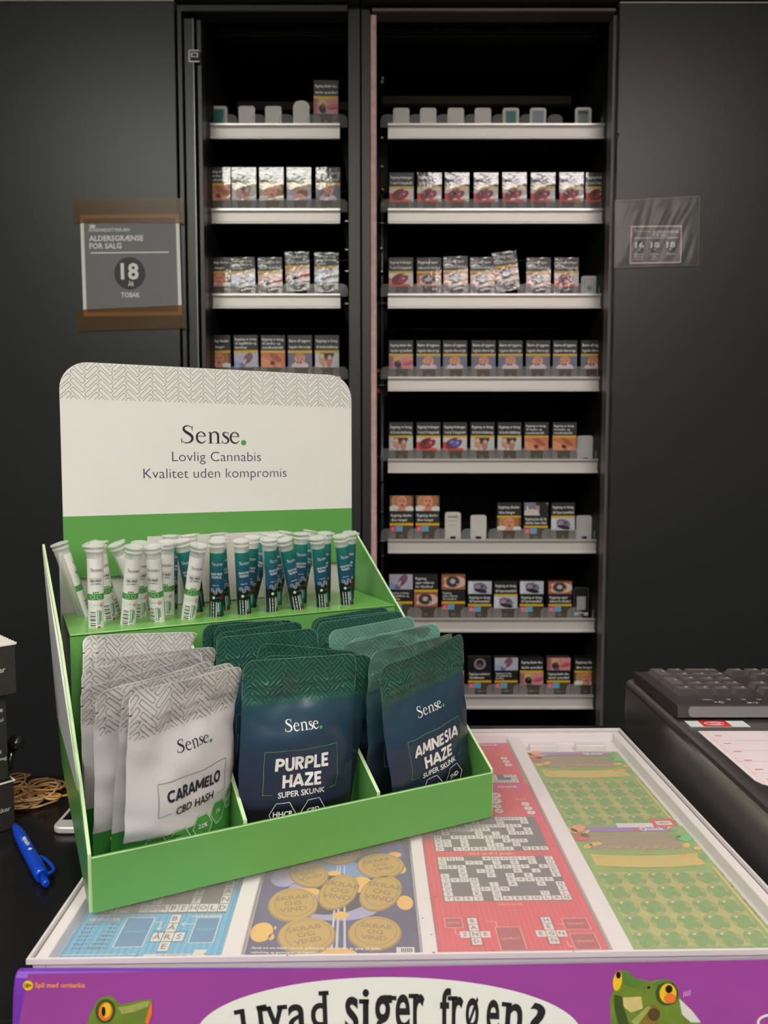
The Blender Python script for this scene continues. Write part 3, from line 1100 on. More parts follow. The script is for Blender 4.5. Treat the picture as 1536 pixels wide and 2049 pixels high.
for c in (((148, 447), (369, 447), (367, 397), (147, 400)), ((158, 663), (374, 657), (371, 610), (152, 620))):
    qq = quad_fn(*c, YS)
    tp = MB()
    N = 14
    vs = [qq(i / N, j, 4 + .5 * noise.noise(V3((i * .7, j * 3, c[0][1])))) for j in (0, 1) for i in range(N + 1)]
    tp.add(vs, [(i, i + 1, N + 2 + i, N + 1 + i) for i in range(N)], TAPE)
    tp.build('tape', sg)

sg2 = thing('age_limit_sign', atY(1312, 465, YS), 'small three-circle age limit card in crinkled clear plastic on the right door', 'sign')
q2 = quad_fn((1259, 528), (1362, 526), (1364, 451), (1262, 452), YS)
cd = MB()
cd.prism([q2(u, v, -.6) for u, v in ((0, 0), (1, 0), (1, 1), (0, 1))], [q2(u, v) for u, v in ((0, 0), (1, 0), (1, 1), (0, 1))], mat('card_pink_white', (226, 205, 205), .5))
g1 = lambda u, v: q2(u, v, 1)
g2 = lambda u, v: q2(u, v, 2)
g3 = lambda u, v: q2(u, v, 3)
SG2 = mat('sign_mauve_grey', (104, 94, 96), .5)
cd.rect(.022, .035, .978, .965, g1, SG2)
crown(cd, .09, .885, .018, g2, PW)
cd.text('SUNDHEDSSTYRELSEN', .06, .84, .022, g2, PW, 'l', bold=.016, maxw=.32)
cd.text('ALDERSGRÆNSE', .43, .80, .062, g2, PW, 'l', bold=.02, maxw=.50)
cd.text('FOR SALG', .43, .715, .062, g2, PW, 'l', bold=.02, maxw=.30)
cd.line((.06, .675), (.93, .675), .016, g2, PW)
for cx, n, ls in ((.18, '16', ('ALKOHOL', 'UNDER', '16,5 %')), (.48, '18', ('ALKOHOL', 'FRA', '16,5 %')), (.79, '18', ('TOBAK',))):
    cd.ell(cx, .46, .105, .165, g2, SIGNB, n=28)
    cd.text(n, cx, .415, .145, g3, PW, bold=.028, maxw=.18)
    cd.text('ÅR', cx, .345, .045, g3, PW, bold=.016, maxw=.06)
    for k, s in enumerate(ls):
        cd.text(s, cx, .225 - .065 * k, .036, g2, PW, bold=.016, maxw=.19)
cd.build('card', sg2)
SLEEVE = clear('crinkled_film', (128, 118, 86), .15, .42, spec=1.0)
SLEEVE.node_tree.nodes['Principled BSDF'].inputs['IOR'].default_value = 2.2
q3 = quad_fn((1228, 536), (1396, 531), (1398, 393), (1230, 402), YS)
sl = MB()
N = 44
vs = []
for j in range(N + 1):
    for i in range(N + 1):
        u, v = i / N, j / N
        e = 4 + (24 * abs(noise.noise(V3((u * 6 - v * 1.6, v * .7, 3)))) + 9 * abs(noise.noise(V3((u * 13 - v * 5, v * 1.5, 9))))) * min(1, 6 * u, 6 * v, 6 * (1 - u), 6 * (1 - v))
        vs.append(q3(u, v, e))
sl.add(vs, [(j * (N + 1) + i, j * (N + 1) + i + 1, (j + 1) * (N + 1) + i + 1, (j + 1) * (N + 1) + i) for j in range(N) for i in range(N)], SLEEVE, True)
for a, b in (((0, 0), (1, 0)), ((1, 0), (1, 1)), ((1, 1), (0, 1)), ((0, 1), (0, 0))):
    sl.line(a, b, .006, lambda u, v: q3(u, v, 5), mat('film_edge', (120, 116, 108), .3))
sl.build('plastic_sleeve', sg2)

# ------------------------------------------------------------------ counter
CT = mat('counter_black', (22, 21, 22), .22, vary=.1, vscale=40, bump=.03, bscale=300)
cn = thing('shop_counter', (0, .75, 0), 'black shop counter under the card display and the till', 'counter')
ct = MB()
foot = [(-1.4, .497), (1.5, .497), (1.5, 1.08), (-.05, 1.08), (-.05, .905), (-1.4, .905)]
ct.prism([V3((x, y, ZC - .03)) for x, y in foot], [V3((x, y, ZC)) for x, y in foot], CT)
ct.build('worktop', cn, bev=.002)
foot = [(-1.38, .515), (1.48, .515), (1.48, 1.06), (-.07, 1.06), (-.07, .885), (-1.38, .885)]
MB().prism([V3((x, y, 0)) for x, y in foot], [V3((x, y, ZC - .0305)) for x, y in foot], mat('counter_base', (18, 18, 19), .5)).build('base', cn)

# ------------------------------------------------------------------ scratch card display box
BA = math.radians(1.2)
BO = V3((-.243, .503, 0))


def bp(a, b, z):
    return V3((BO.x + a * math.cos(BA) - b * math.sin(BA), BO.y + a * math.sin(BA) + b * math.cos(BA), z))


TRAYW = mat('display_white_plastic', (232, 226, 226), .4, vary=.02, vscale=25)
ACR = clear('scuffed_acrylic', (228, 218, 216), .14, .25, spec=.7)
ACRE = clear('acrylic_edge', (238, 230, 230), .7, .2)
db = thing('scratch_card_display', bp(.275, .22, ZC), 'white scratch card display with clear lid and purple front on the counter', 'display case')
W, D = .5505, .4405
tw = MB()
tw.box(.002, W - .002, .002, D - .002, ZC + .0003, ZT - .0137, TRAYW, lambda a, b, c: bp(a, b, c))
for r in ((.002, .011, .002, D - .002), (W - .011, W - .002, .002, D - .002), (.011, W - .011, .002, .0070), (.011, W - .011, D - .010, D - .002)):
    tw.box(*r, ZT - .0137, ZT - .0032, TRAYW, lambda a, b, c: bp(a, b, c))
tw.build('tray', db, bev=.001)
for a0, a1 in ((.129, .143), (.2705, .2815), (.4055, .4205)):
    MB().box(a0, a1, .0071, D - .0101, ZT - .0136, ZT - .006, TRAYW, lambda a, b, c: bp(a, b, c)).build('divider', db, bev=.001)
ld = MB()
ld.box(0, W, 0, D, ZT - .003, ZT, ACR, lambda a, b, c: bp(a, b, c))
ld.build('lid', db)
le = MB()
for r in ((-.0008, .0012, -.0008, D + .0008), (W - .0012, W + .0008, -.0008, D + .0008), (.0012, W - .0012, -.0008, .0012), (.0012, W - .0012, D - .0012, D + .0008)):
    le.box(*r, ZT - .0034, ZT + .0002, ACRE, lambda a, b, c: bp(a, b, c))
le.build('lid_edge', db)
dirt = MB()
DIRT = mat('dirt_brown', (120, 84, 64), .8)
rn = random.Random(3)
for k in range(26):
    a, b = rn.choice(((rn.uniform(.26, .29), rn.uniform(.02, .07)), (rn.uniform(.02, .54), rn.uniform(-.0005, .004))))
    dirt.ell(a, b, rn.uniform(.0004, .0013), rn.uniform(.0003, .0007), lambda x, y: bp(x, y, ZT + .0004), DIRT, n=7)
dirt.build('dirt_speck', db)

# the purple front: rounded top lip and a hanging panel with its print
PUR = mat('purple_plastic', (112, 52, 166), .42, spec=.3)
PURP = mat('purple_print', (150, 66, 150), .2, coat=.6, vary=.08, vscale=14, coat_rough=.12)
PN = V3((0, -1, .16)).normalized()
PP = V3((0, .4895, 1.044))
fp = MB()
prof = [(.502, 1.0205), (.502, 1.054), (.4995, 1.0565), (.4955, 1.0565), (.4925, 1.054), (.4905, 1.048), (.4895, 1.044), (.4765, .94), (.482, .938), (.4945, 1.0195)]
xa, xb = -.2475, .312
fp.prism([V3((xa, y, z)) for y, z in prof], [V3((xb, y, z)) for y, z in prof], PUR)
fp.build('front_panel', db, bev=.0015)
pr = MB()


def pf(e):
    return lambda x, y: atP(x, y, PP + PN * (.0002 + .00025 * e), PN)


PE = 2600
pts = [(56, 1949), (1640, 1918), (1700, 2360), (-20, 2360)]
pr.add([pf(0)(*p) for p in pts], [(0, 1, 2, 3)], PURP)
SPW = mat('speech_bubble_white', (222, 224, 218), .25, coat=.5)
pr.ell(778, 2072, 386, 117, pf(1), SPW, n=72)
BUB = mat('ink_bubble_letters', (34, 33, 34), .35)
LET = [('H', 479, 524, 2052, 2016, .20), ('v', 531, 567, 2063, 2013, .10), ('a', 575, 612, 2064, 2009, .08), ('d', 620, 653, 2056, 1984, .06),
       ('s', 690, 717, 2068, 1994, 0), ('i', 725, 738, 2056, 1979, 0), ('g', 747, 784, 2066, 1991, 0), ('e', 791, 820, 2064, 1989, 0), ('r', 826, 849, 2062, 1989, 0),
       ('f', 880, 902, 2062, 1977, 0), ('r', 904, 927, 2064, 1994, -.02), ('ø', 932, 958, 2066, 1994, -.03), ('e', 974, 1000, 2070, 2000, -.05), ('n', 1013, 1047, 2076, 2008, -.12), ('?', 1062, 1093, 2084, 2007, -.15)]
for ch, x0, x1, yb, yt, rot in LET:
    vs, fs, w = glyphs(ch, .016, 4)
    y0_, y1_ = min(v[1] for v in vs), max(v[1] for v in vs)
    if ch == 'g':
        y0_ = 0
    H_ = 88 if ch == 'H' else (yb - yt)
    out = []
    for a, b in vs:
        X_, Y_ = (a / w) * (x1 - x0), (b - y0_) / (y1_ - y0_) * H_
        yb_ = yt + H_
        out.append((x0 + X_ * math.cos(rot) + (Y_ - H_) * -math.sin(rot) * .6, yb_ - Y_ - X_ * math.sin(rot) + (x1 - x0) * math.sin(rot) * .5))
    pr.add([pf(2)(*p) for p in out], fs, BUB)
    # slab serifs
    ser = {'H': [(0, 0), (1, 0)], 'v': [(.05, 0), (.95, 0)], 'd': [(.85, 0)], 'i': [(.3, .27)], 'r': [(.1, 0)], 'n': [(.05, 0)], 'f': [], 'g': [(1.0, .03)]}.get(ch, [])
    for sx, sy in ser:
        cx, cy = x0 + sx * (x1 - x0), yt + sy * H_ + 4 - (sx - .5) * (x1 - x0) * math.sin(rot)
        pr.line((cx - 11, cy + 11 * math.sin(rot)), (cx + 9, cy - 9 * math.sin(rot)), 9, pf(2), BUB)
ORA = mat('ink_orange', (238, 150, 74), .4)
pr.ell(56, 1972, 10, 10, pf(1), mat('badge_yellow', (230, 190, 40), .4))
pr.text('18+', 56, 1976, 8, lambda x, y: pf(2)(x, 1976 - (y - 1976)), INK, bold=.016, maxw=15)
pr.text('Spil med omtanke', 70, 1976, 9.5, lambda x, y: pf(1)(x, 1976 - (y - 1976)), ORA, 'l', bold=.02, maxw=100)
# printed frog pictures: eyes and brow above the lower edge of the photograph
FG, FG2, FG3 = mat('frog_green', (104, 128, 46), .4, vary=.35, vscale=160), mat('frog_green_dark', (58, 78, 34), .4), mat('frog_pale', (150, 158, 84), .4, vary=.3, vscale=200)
FY, FO, FB, FW = mat('frog_eye_yellow', (226, 186, 44), .3), mat('frog_eye_orange', (222, 116, 48), .3), mat('frog_black', (26, 24, 18), .3), mat('frog_belly', (196, 184, 120), .4, vary=.2, vscale=200)
P1, P2, P3, P4, P5 = pf(1), pf(2), pf(3), pf(4), pf(5)
pr.flat([(172, 2120), (173, 2052), (180, 2030), (196, 2000), (212, 1993), (226, 1995), (240, 2010), (262, 2006), (284, 2000), (304, 1999), (304, 2012), (298, 2040), (300, 2120)], P1, FG)
pr.flat([(236, 2016), (262, 2012), (286, 2004), (300, 2002), (296, 2014), (270, 2024), (244, 2030)], P2, FG3)
pr.ell(211, 2023, 20, 24, P2, FG2, rot=.15)
pr.ell(211, 2024, 14, 19, P3, FO, rot=.15)
pr.ell(212, 2022, 10, 15, P4, FY, rot=.15)
pr.ell(207, 2024, 4, 10, P5, FB)
pr.flat([(300, 2010), (304, 2003), (304, 2030), (296, 2050), (290, 2046)], P3, FO)
pr.flat([(1226, 2160), (1222, 2060), (1220, 2000), (1228, 1978), (1232, 1948), (1240, 1941), (1256, 1944), (1272, 1958), (1300, 1964), (1318, 1960), (1340, 1960), (1356, 1976), (1358, 1994), (1384, 2024), (1420, 2080), (1430, 2160)], P1, FG)
pr.flat([(1240, 1943), (1258, 1946), (1272, 1958), (1290, 1966), (1270, 1975), (1248, 1968)], P2, mat('frog_head_green', (84, 124, 54), .4, vary=.3, vscale=200))
pr.flat([(1318, 1962), (1340, 1961), (1354, 1974), (1330, 1966), (1308, 1974), (1306, 1968)], P2, MATS['frog_head_green'])
pr.ell(1334, 1988, 23, 24, P2, FG2)
pr.ell(1336, 1988, 17, 20, P3, FY)
pr.ell(1340, 1998, 12, 10, P4, FO)
pr.ell(1338, 1979, 7, 8, P5, FB)
pr.ell(1235, 1963, 9, 20, P3, FY, rot=.15)
pr.ell(1237, 1951, 5, 7, P4, FB)
pr.flat([(1246, 1996), (1282, 1994), (1286, 2018), (1262, 2026), (1246, 2014)], P2, FW)
pr.flat([(1228, 1990), (1244, 1994), (1248, 2018), (1262, 2060), (1240, 2060), (1230, 2020)], P3, FG2)
pr.flat([(1290, 2012), (1310, 2010), (1322, 2022), (1308, 2060), (1280, 2060)], P2, mat('frog_brown', (128, 104, 44), .4))
pr.ell(1308, 2030, 12, 13, P3, mat('frog_spot', (84, 66, 30), .4))
pr.flat([(1358, 1998), (1384, 2022), (1402, 2046), (1382, 2046), (1364, 2030)], P2, mat('frog_side_white', (206, 204, 196), .4))
pr.flat([(1262, 2044), (1296, 2012), (1302, 2016), (1272, 2056)], P4, FG3)
pr.ell(1298, 1976, 3, 2.4, P3, FB)
for k in range(4):
    pr.line((1367 + k * 4, 1995 - k), (1369 + k * 4, 1984 - k), 1.6, P1, mat('ink_lilac', (200, 160, 205), .4))
pr.ring(1548, 2046, 32, 16, 5, P1, SPW, n=24)
pr.build('printed_front', db)

# ------------------------------------------------------------------ scratch cards under the lid
ZK = ZT - .0135


def ticket(label, a0, b0, a1, b1, base, lift=0.0, tilt=0.0):
    t = MB()
    z = ZK + lift
    t.box(a0, a1, b0, b1, z, z + .0006, base, lambda a, b, c: bp(a, b, c + (b - b0) * tilt))
    fn = lambda e: (lambda x, y: bp(x, y, z + .0006 + (y - b0) * tilt + .00015 * e))
    t.label = label
    return t, fn


def finish(t):
    o = t.build('scratch_card')
    return tag(o, t.label, 'scratch card', 'scratch cards under the clear lid')


TW = mat('ticket_letter_square', (222, 218, 212), .5)
TG = mat('ticket_grid_grey', (98, 92, 92), .5)
TL = mat('ticket_letter_ink', (120, 112, 112), .5)


def cross(t, fn, x0, y0, cell, rows, ch=None, sq=TW, ink=TL):
    ch = ch or cell
    n = len(rows)
    for j, r in enumerate(rows):
        for i, c in enumerate(r):
            if c != '.':
                X_, Y_ = x0 + i * cell, y0 + (n - 1 - j) * ch
                t.rect(X_ + cell * .04, Y_ + ch * .04, X_ + cell * .96, Y_ + ch * .96, fn(2), sq)
                if c != '_':
                    t.text(c, X_ + cell / 2, Y_ + ch * .24, ch * .52, fn(3), ink, bold=.02, res=1)


# blue crossword card
BL, BLD, BLS = mat('ticket_blue', (72, 176, 214), .35), mat('ticket_blue_dark', (48, 128, 176), .35), mat('ticket_blue_stripe', (56, 156, 200), .35)
t, fn = ticket('blue crossword scratch card at the front left, partly under the cardboard stand', .012, .0165, .1275, .285, BL)
for k in range(24):
    t.rect(.0135 + k * .0048, .018, .0150 + k * .0048, .283, fn(0.5), BLS)
t.rect(.020, .072, .1215, .200, fn(1), TG)
rows = ['U....KR.MN.N.', '.L.A.A.E...G.', 'O.F.NU..E...O', '.E..G....N...B', 'L....E.ENGEN.', '......R...V..O', 'G....UT..UDEN', '.....U.......B', 'ILY..E.Y....A', '......E.T...N', 'MYG.FORBEHOLD']
rows = ['....KR..MN..D', 'L.A..A..E...G', 'O.F.NU..E...O', 'E...G...N...R', 'L...E..ENGE.D', 'S....R...V..O', 'G....U..UDEN.', 'R....U...M..B', 'ILY..E...Y..A', 'N....E...T..N', 'MYG.FORBEHOLD']
cross(t, fn, .0215, .0735, .0077, rows, .0113)
t.text('GEVINSTER', .030, .0635, .0032, fn(2), PW, bold=.02)
for k, (a, b) in enumerate((('3 ord =', '30 kr.'), ('4 ord =', '60 kr.'), ('5 ord =', '120 kr.'), ('6 ord =', '400 kr.'), ('7 ord =', '1.200 kr.'), ('8 ord =', '10.000 kr.'), ('9 ord =', '500.000 kr.'))):
    t.text(a, .0175, .058 - k * .0048, .0022, fn(2), INKN, 'l', bold=.02)
    t.text(b, .0435, .058 - k * .0048, .0022, fn(2), INKN, 'r', bold=.02)
for x0, x1, y0, y1 in ((.047, .068, .031, .067), (.1005, .1185, .035, .066)):
    t.rect(x0, y0, x1, y1, fn(1), BLD)
    t.outline(x0, y0, x1, y1, .0007, fn(2), PW)
    t.text('GEVINST', (x0 + x1) / 2, (y0 + y1) / 2 - .001, .0030, fn(2), BL, maxw=(x1 - x0) * .75, bold=.02)
t.rect(.0795, .0245, .0885, .0715, fn(1), BLD)
t.rect(.071, .036, .0970, .0500, fn(1), BLD)
cross(t, fn, .0718, .0255, .0081, ['.B.', '.Å.', 'ÅRS', '.E.'], .0113)
t.poly_line([(.069, .061), (.0745, .061), (.0745, .052)], .0007, fn(2), PW)
t.poly_line([(.0728, .054), (.0745, .051), (.0762, .054)], .0007, fn(2), PW)
t.line((.0995, .058), (.091, .058), .0007, fn(2), PW)
t.poly_line([(.0930, .0605), (.0905, .058), (.0930, .0555)], .0007, fn(2), PW)
t.text('+ BONUSORD', .1075, .0665, .0026, fn(2), PW, bold=.02)
t.rect(.072, .0185, .116, .0225, fn(2), TW)
t.rect(.107, .0225, .116, .027, fn(2), TW)
t.text('1178-000967-041-2', .094, .0192, .0022, fn(3), INK, bold=.02, maxw=.038)
t.rect(.0135, .0225, .066, .0232, fn(2), PW)
finish(t)

# gold coin card
NV = mat('ticket_night_blue', (48, 50, 104), .35, vary=.9, vscale=30)
GO, GOD, GOL = mat('coin_gold', (196, 156, 40), .35), mat('coin_gold_rim', (150, 118, 34), .35), mat('coin_glow', (240, 186, 70), .35)
t, fn = ticket('dark blue scratch card covered with gold coins, front middle under the stand', .144, .0165, .2695, .285, NV)
SKY, LIL = mat('ticket_sky_blue', (104, 150, 206), .35), mat('ticket_lilac', (164, 160, 204), .35)
for cx, cy, rx, ry, m_ in ((.205, .145, .04, .05, SKY), (.20, .098, .035, .03, LIL), (.162, .122, .012, .014, LIL), (.237, .10, .02, .02, SKY), (.21, .075, .03, .015, LIL), (.24, .165, .025, .03, mat('ticket_royal', (70, 88, 170), .35)), (.205, .19, .05, .03, SKY)):
    t.ell(cx, cy, rx, ry, fn(.5), m_, n=26)
for dx in (-.006, -.002, .004):
    t.flat([(.2105 + dx, .018), (.2125 + dx, .018), (.2085 + dx * .4, .19), (.2078 + dx * .4, .19)], fn(.8), mat('ticket_beam', (196, 200, 222), .35))
for cx, cy, rx, ry in ((.1525, .047, .0085, .012), (.1605, .041, .0022, .004), (.162, .052, .001, .002), (.211, .067, .006, .005), (.203, .128, .006, .004), (.256, .158, .006, .005), (.2615, .083, .0065, .010), (.260, .133, .005, .007), (.184, .10, .009, .006), (.226, .11, .010, .012), (.206, .021, .018, .006)):
    t.ell(cx, cy, rx, ry, fn(1), GOL, n=18)
for cx, cy, rx, ry, rot in ((.1725, .083, .0188, .0225, .15), (.1815, .128, .0150, .0215, .4), (.2080, .1005, .0145, .0250, -.25), (.2430, .140, .0195, .0200, .35), (.2425, .098, .0155, .0255, -.3), (.1865, .0425, .0205, .0215, .25), (.2370, .0445, .0190, .0200, -.15), (.205, .165, .02, .022, .1), (.165, .19, .02, .022, .2), (.245, .20, .02, .022, 0)):
    t.ell(cx, cy - .001, rx * 1.06, ry * 1.06, fn(2), GOD, rot, 32)
    t.ell(cx, cy, rx, ry, fn(3), GO, rot, 32)
    t.ring(cx + .001, cy + .001, rx * .83, ry * .83, .0006, fn(4), GOD, rot)
    for k, s in enumerate(('SKRAB', 'OG', 'VIND')):
        d = (1 - k) * ry * .36
        t.text(s, cx - d * math.sin(rot), cy + d * math.cos(rot) - ry * .1, ry * .24, fn(4), GOD, rot=rot, bold=.022, xs=1.15)
t.text('Skrab tre ens beløb i samme spillefelt og vind beløbet én gang. Se spille-', .148, .0265, .0022, fn(5), PW, 'l', bold=.02, rot=-.03, maxw=.098)
t.text('vejledning og gevinstplan på bagsiden', .148, .0215, .0022, fn(5), PW, 'l', bold=.02, rot=-.03, maxw=.055)
t.rect(.2525, .0185, .2655, .026, fn(5), TW)
for k in range(6):
    t.rect(.256 + k * .0014, .020, .2568 + k * .0014, .0245, fn(6), INK)
finish(t)

# red crossword cards
RD, RDD, RDS = mat('ticket_red', (222, 50, 70), .35), mat('ticket_red_dark', (170, 44, 58), .35), mat('ticket_red_stripe', (206, 40, 58), .35)
MAG = mat('ticket_magenta', (196, 50, 150), .35)
R1 = ['.....T..ENUS.', '.S.AIL..E...A', 'U....ISEDEOR.', '.A..I....R..S', '.R...G.T.LODS', 'N.EFE.ENE....', 'A.E.V..Y.ECR.', 'RO..E..TI..U.', 'D.LARBIDR.KRO']
R2 = ['SNU..ADAGIO.T', 'Ø..VI.S..E.L.U', 'GER..TEKST.EO', '.A.LE.S.E..J.', 'L.V..I..N.D.N', 'I.UN.R...BRK.', 'K.A.V.A..A..E', 'O.N.IDE.LE.U.', 'S..R..N.A..N.', 'TRES..GREENLAND']
R1 = ['.....I..ENUS.', '..A..L..N..A.', 'U.R.ILSEDER..', '.LINDTE..R.S.', '.A...G.T.ODS.', 'N.EFEVENE....', 'AD.V..Y.ECR..', 'RO.E..TI.U...', 'D.LARBIDS.KRO']
R2 = ['SNU..ADAGIO.T', 'O..VI.S.E.L.U', 'GER..TEKST.EO', '..A.LE..R.J.D', 'L.V..R.D.E..E', 'IVUN...BARKE.', 'K..V.I.A..A.N', 'O..IDEN.....E', 'S..R.G....U.L', 'TRES.GREENLAN']


def red_card(label, b0, b1, lift, tilt, full):
    t, fn = ticket(label, .2825, b0, .4045, b1, RD, lift, tilt)
    for k in range(30):
        t.rect(.2838 + k * .004, b0 + .001, .2850 + k * .004, b1 - .001, fn(.5), RDS)
    o = b0 - .0165
    if full:
        t.rect(.2925, .0800, .3955, .1495, fn(1), TG)
        cross(t, fn, .2930, .0805, .00787, R2, .00685)
        t.rect(.2925, .1585, .3955, .2245, fn(1), TG)
        cross(t, fn, .2930, .159, .00787, R1, .0072)
        t.text('Vind op til 3 gange', .341, .1525, .0035, fn(2), GOL, bold=.016)
        t.text('BONUSORD', .345, .0745, .0024, fn(2), GOL)
        for cx, rws in ((.3100, ['.B.', '.A.', 'SNE', '.D.']), (.3665, ['.H.', '.E.', 'EGN', '.N.'])):
            t.rect(cx - .0040, .0235, cx + .0065, .0595, fn(1), RDD)
            cross(t, fn, cx - .0102, .0250, .0077, rws, .0083)
        for x0, x1, y0, y1 in ((.2905, .3035, .046, .058), (.3275, .346, .018, .046), (.380, .3990, .042, .056), (.381, .3995, .0185, .037)):
            t.rect(x0, y0, x1, y1, fn(1), RDD)
            t.outline(x0, y0, x1, y1, .0006, fn(2), mat('ink_peach', (240, 160, 150), .4))
            t.text('GEVINST', (x0 + x1) / 2, (y0 + y1) / 2 - .001, .0024, fn(2), MATS['ink_peach'], maxw=(x1 - x0) * .75)
        for pl in ([(.297, .046), (.297, .038), (.3005, .038)], [(.329, .046), (.329, .053), (.322, .053)], [(.380, .049), (.3755, .049)], [(.381, .022), (.377, .022), (.377, .029)]):
            t.poly_line(pl, .0007, fn(2), MATS['ink_peach'])
    y = b1 - .010
    t.rect(.364, y - .0005, .4005, y + .0075, fn(1), MAG)
    t.text('Quick', .382, y + .0012, .0046, fn(2), PW, bold=.022, xs=1.3)
    for k in range(3):
        t.ell(.3925 + .001 * k, y - .038 - .0095 * k, .0042, .0042, fn(1), TW, n=14)
        t.text('9', .3925 + .001 * k, y - .040 - .0095 * k, .004, fn(2), TL)
    t.text('BONUS', .390, y - .029, .0025, fn(2), GOL)
    for cx, cy, r in ((.365, y - .017, .0065), (.363, y - .030, .0068), (.352, y - .043, .0045), (.363, y - .043, .0045), (.352, y - .053, .0045), (.363, y - .053, .0045)):
        t.ell(cx, cy, r, r, fn(1), TW, n=18)
        t.poly_line([(cx - r * .4, cy), (cx, cy - r * .35), (cx + r * .5, cy + r * .45)], .001, fn(2), TL)
    if not full:
        t.rect(.352, b0 + .006, .398, b0 + .028, fn(1), TG)
        cross(t, fn, .3535, b0 + .0065, .0074, ['K.R.HA', '.SO..N', 'ENOHAV'], .0070)
    finish(t)


red_card('red crossword scratch card lying in front of the other red one', .0165, .3005, .0020, 0, True)
red_card('red crossword scratch card at the back, mostly behind its twin', .302, .424, 0, .01, False)

# green clover cards
GR, GRD, GRL = mat('ticket_green', (126, 168, 56), .3, vary=.2, vscale=40), mat('clover_green', (104, 156, 48), .35, vary=.25, vscale=200), mat('ticket_green_light', (176, 176, 84), .35, vary=.25, vscale=60)
CLD = mat('clover_green_dark', (84, 128, 44), .35)
FOIL = mat('foil_gold', (250, 196, 50), .2, metal=.15, bump=.6, bscale=220)
FOILG = mat('foil_green', (70, 206, 96), .2, metal=.15, bump=.6, bscale=220)
VIO = mat('ticket_violet', (150, 100, 176), .35)
PEBB = mat('ticket_pebbles', (150, 128, 92), .5, vary=.35, vscale=260)
BER = mat('ticket_berry_red', (206, 64, 48), .35)


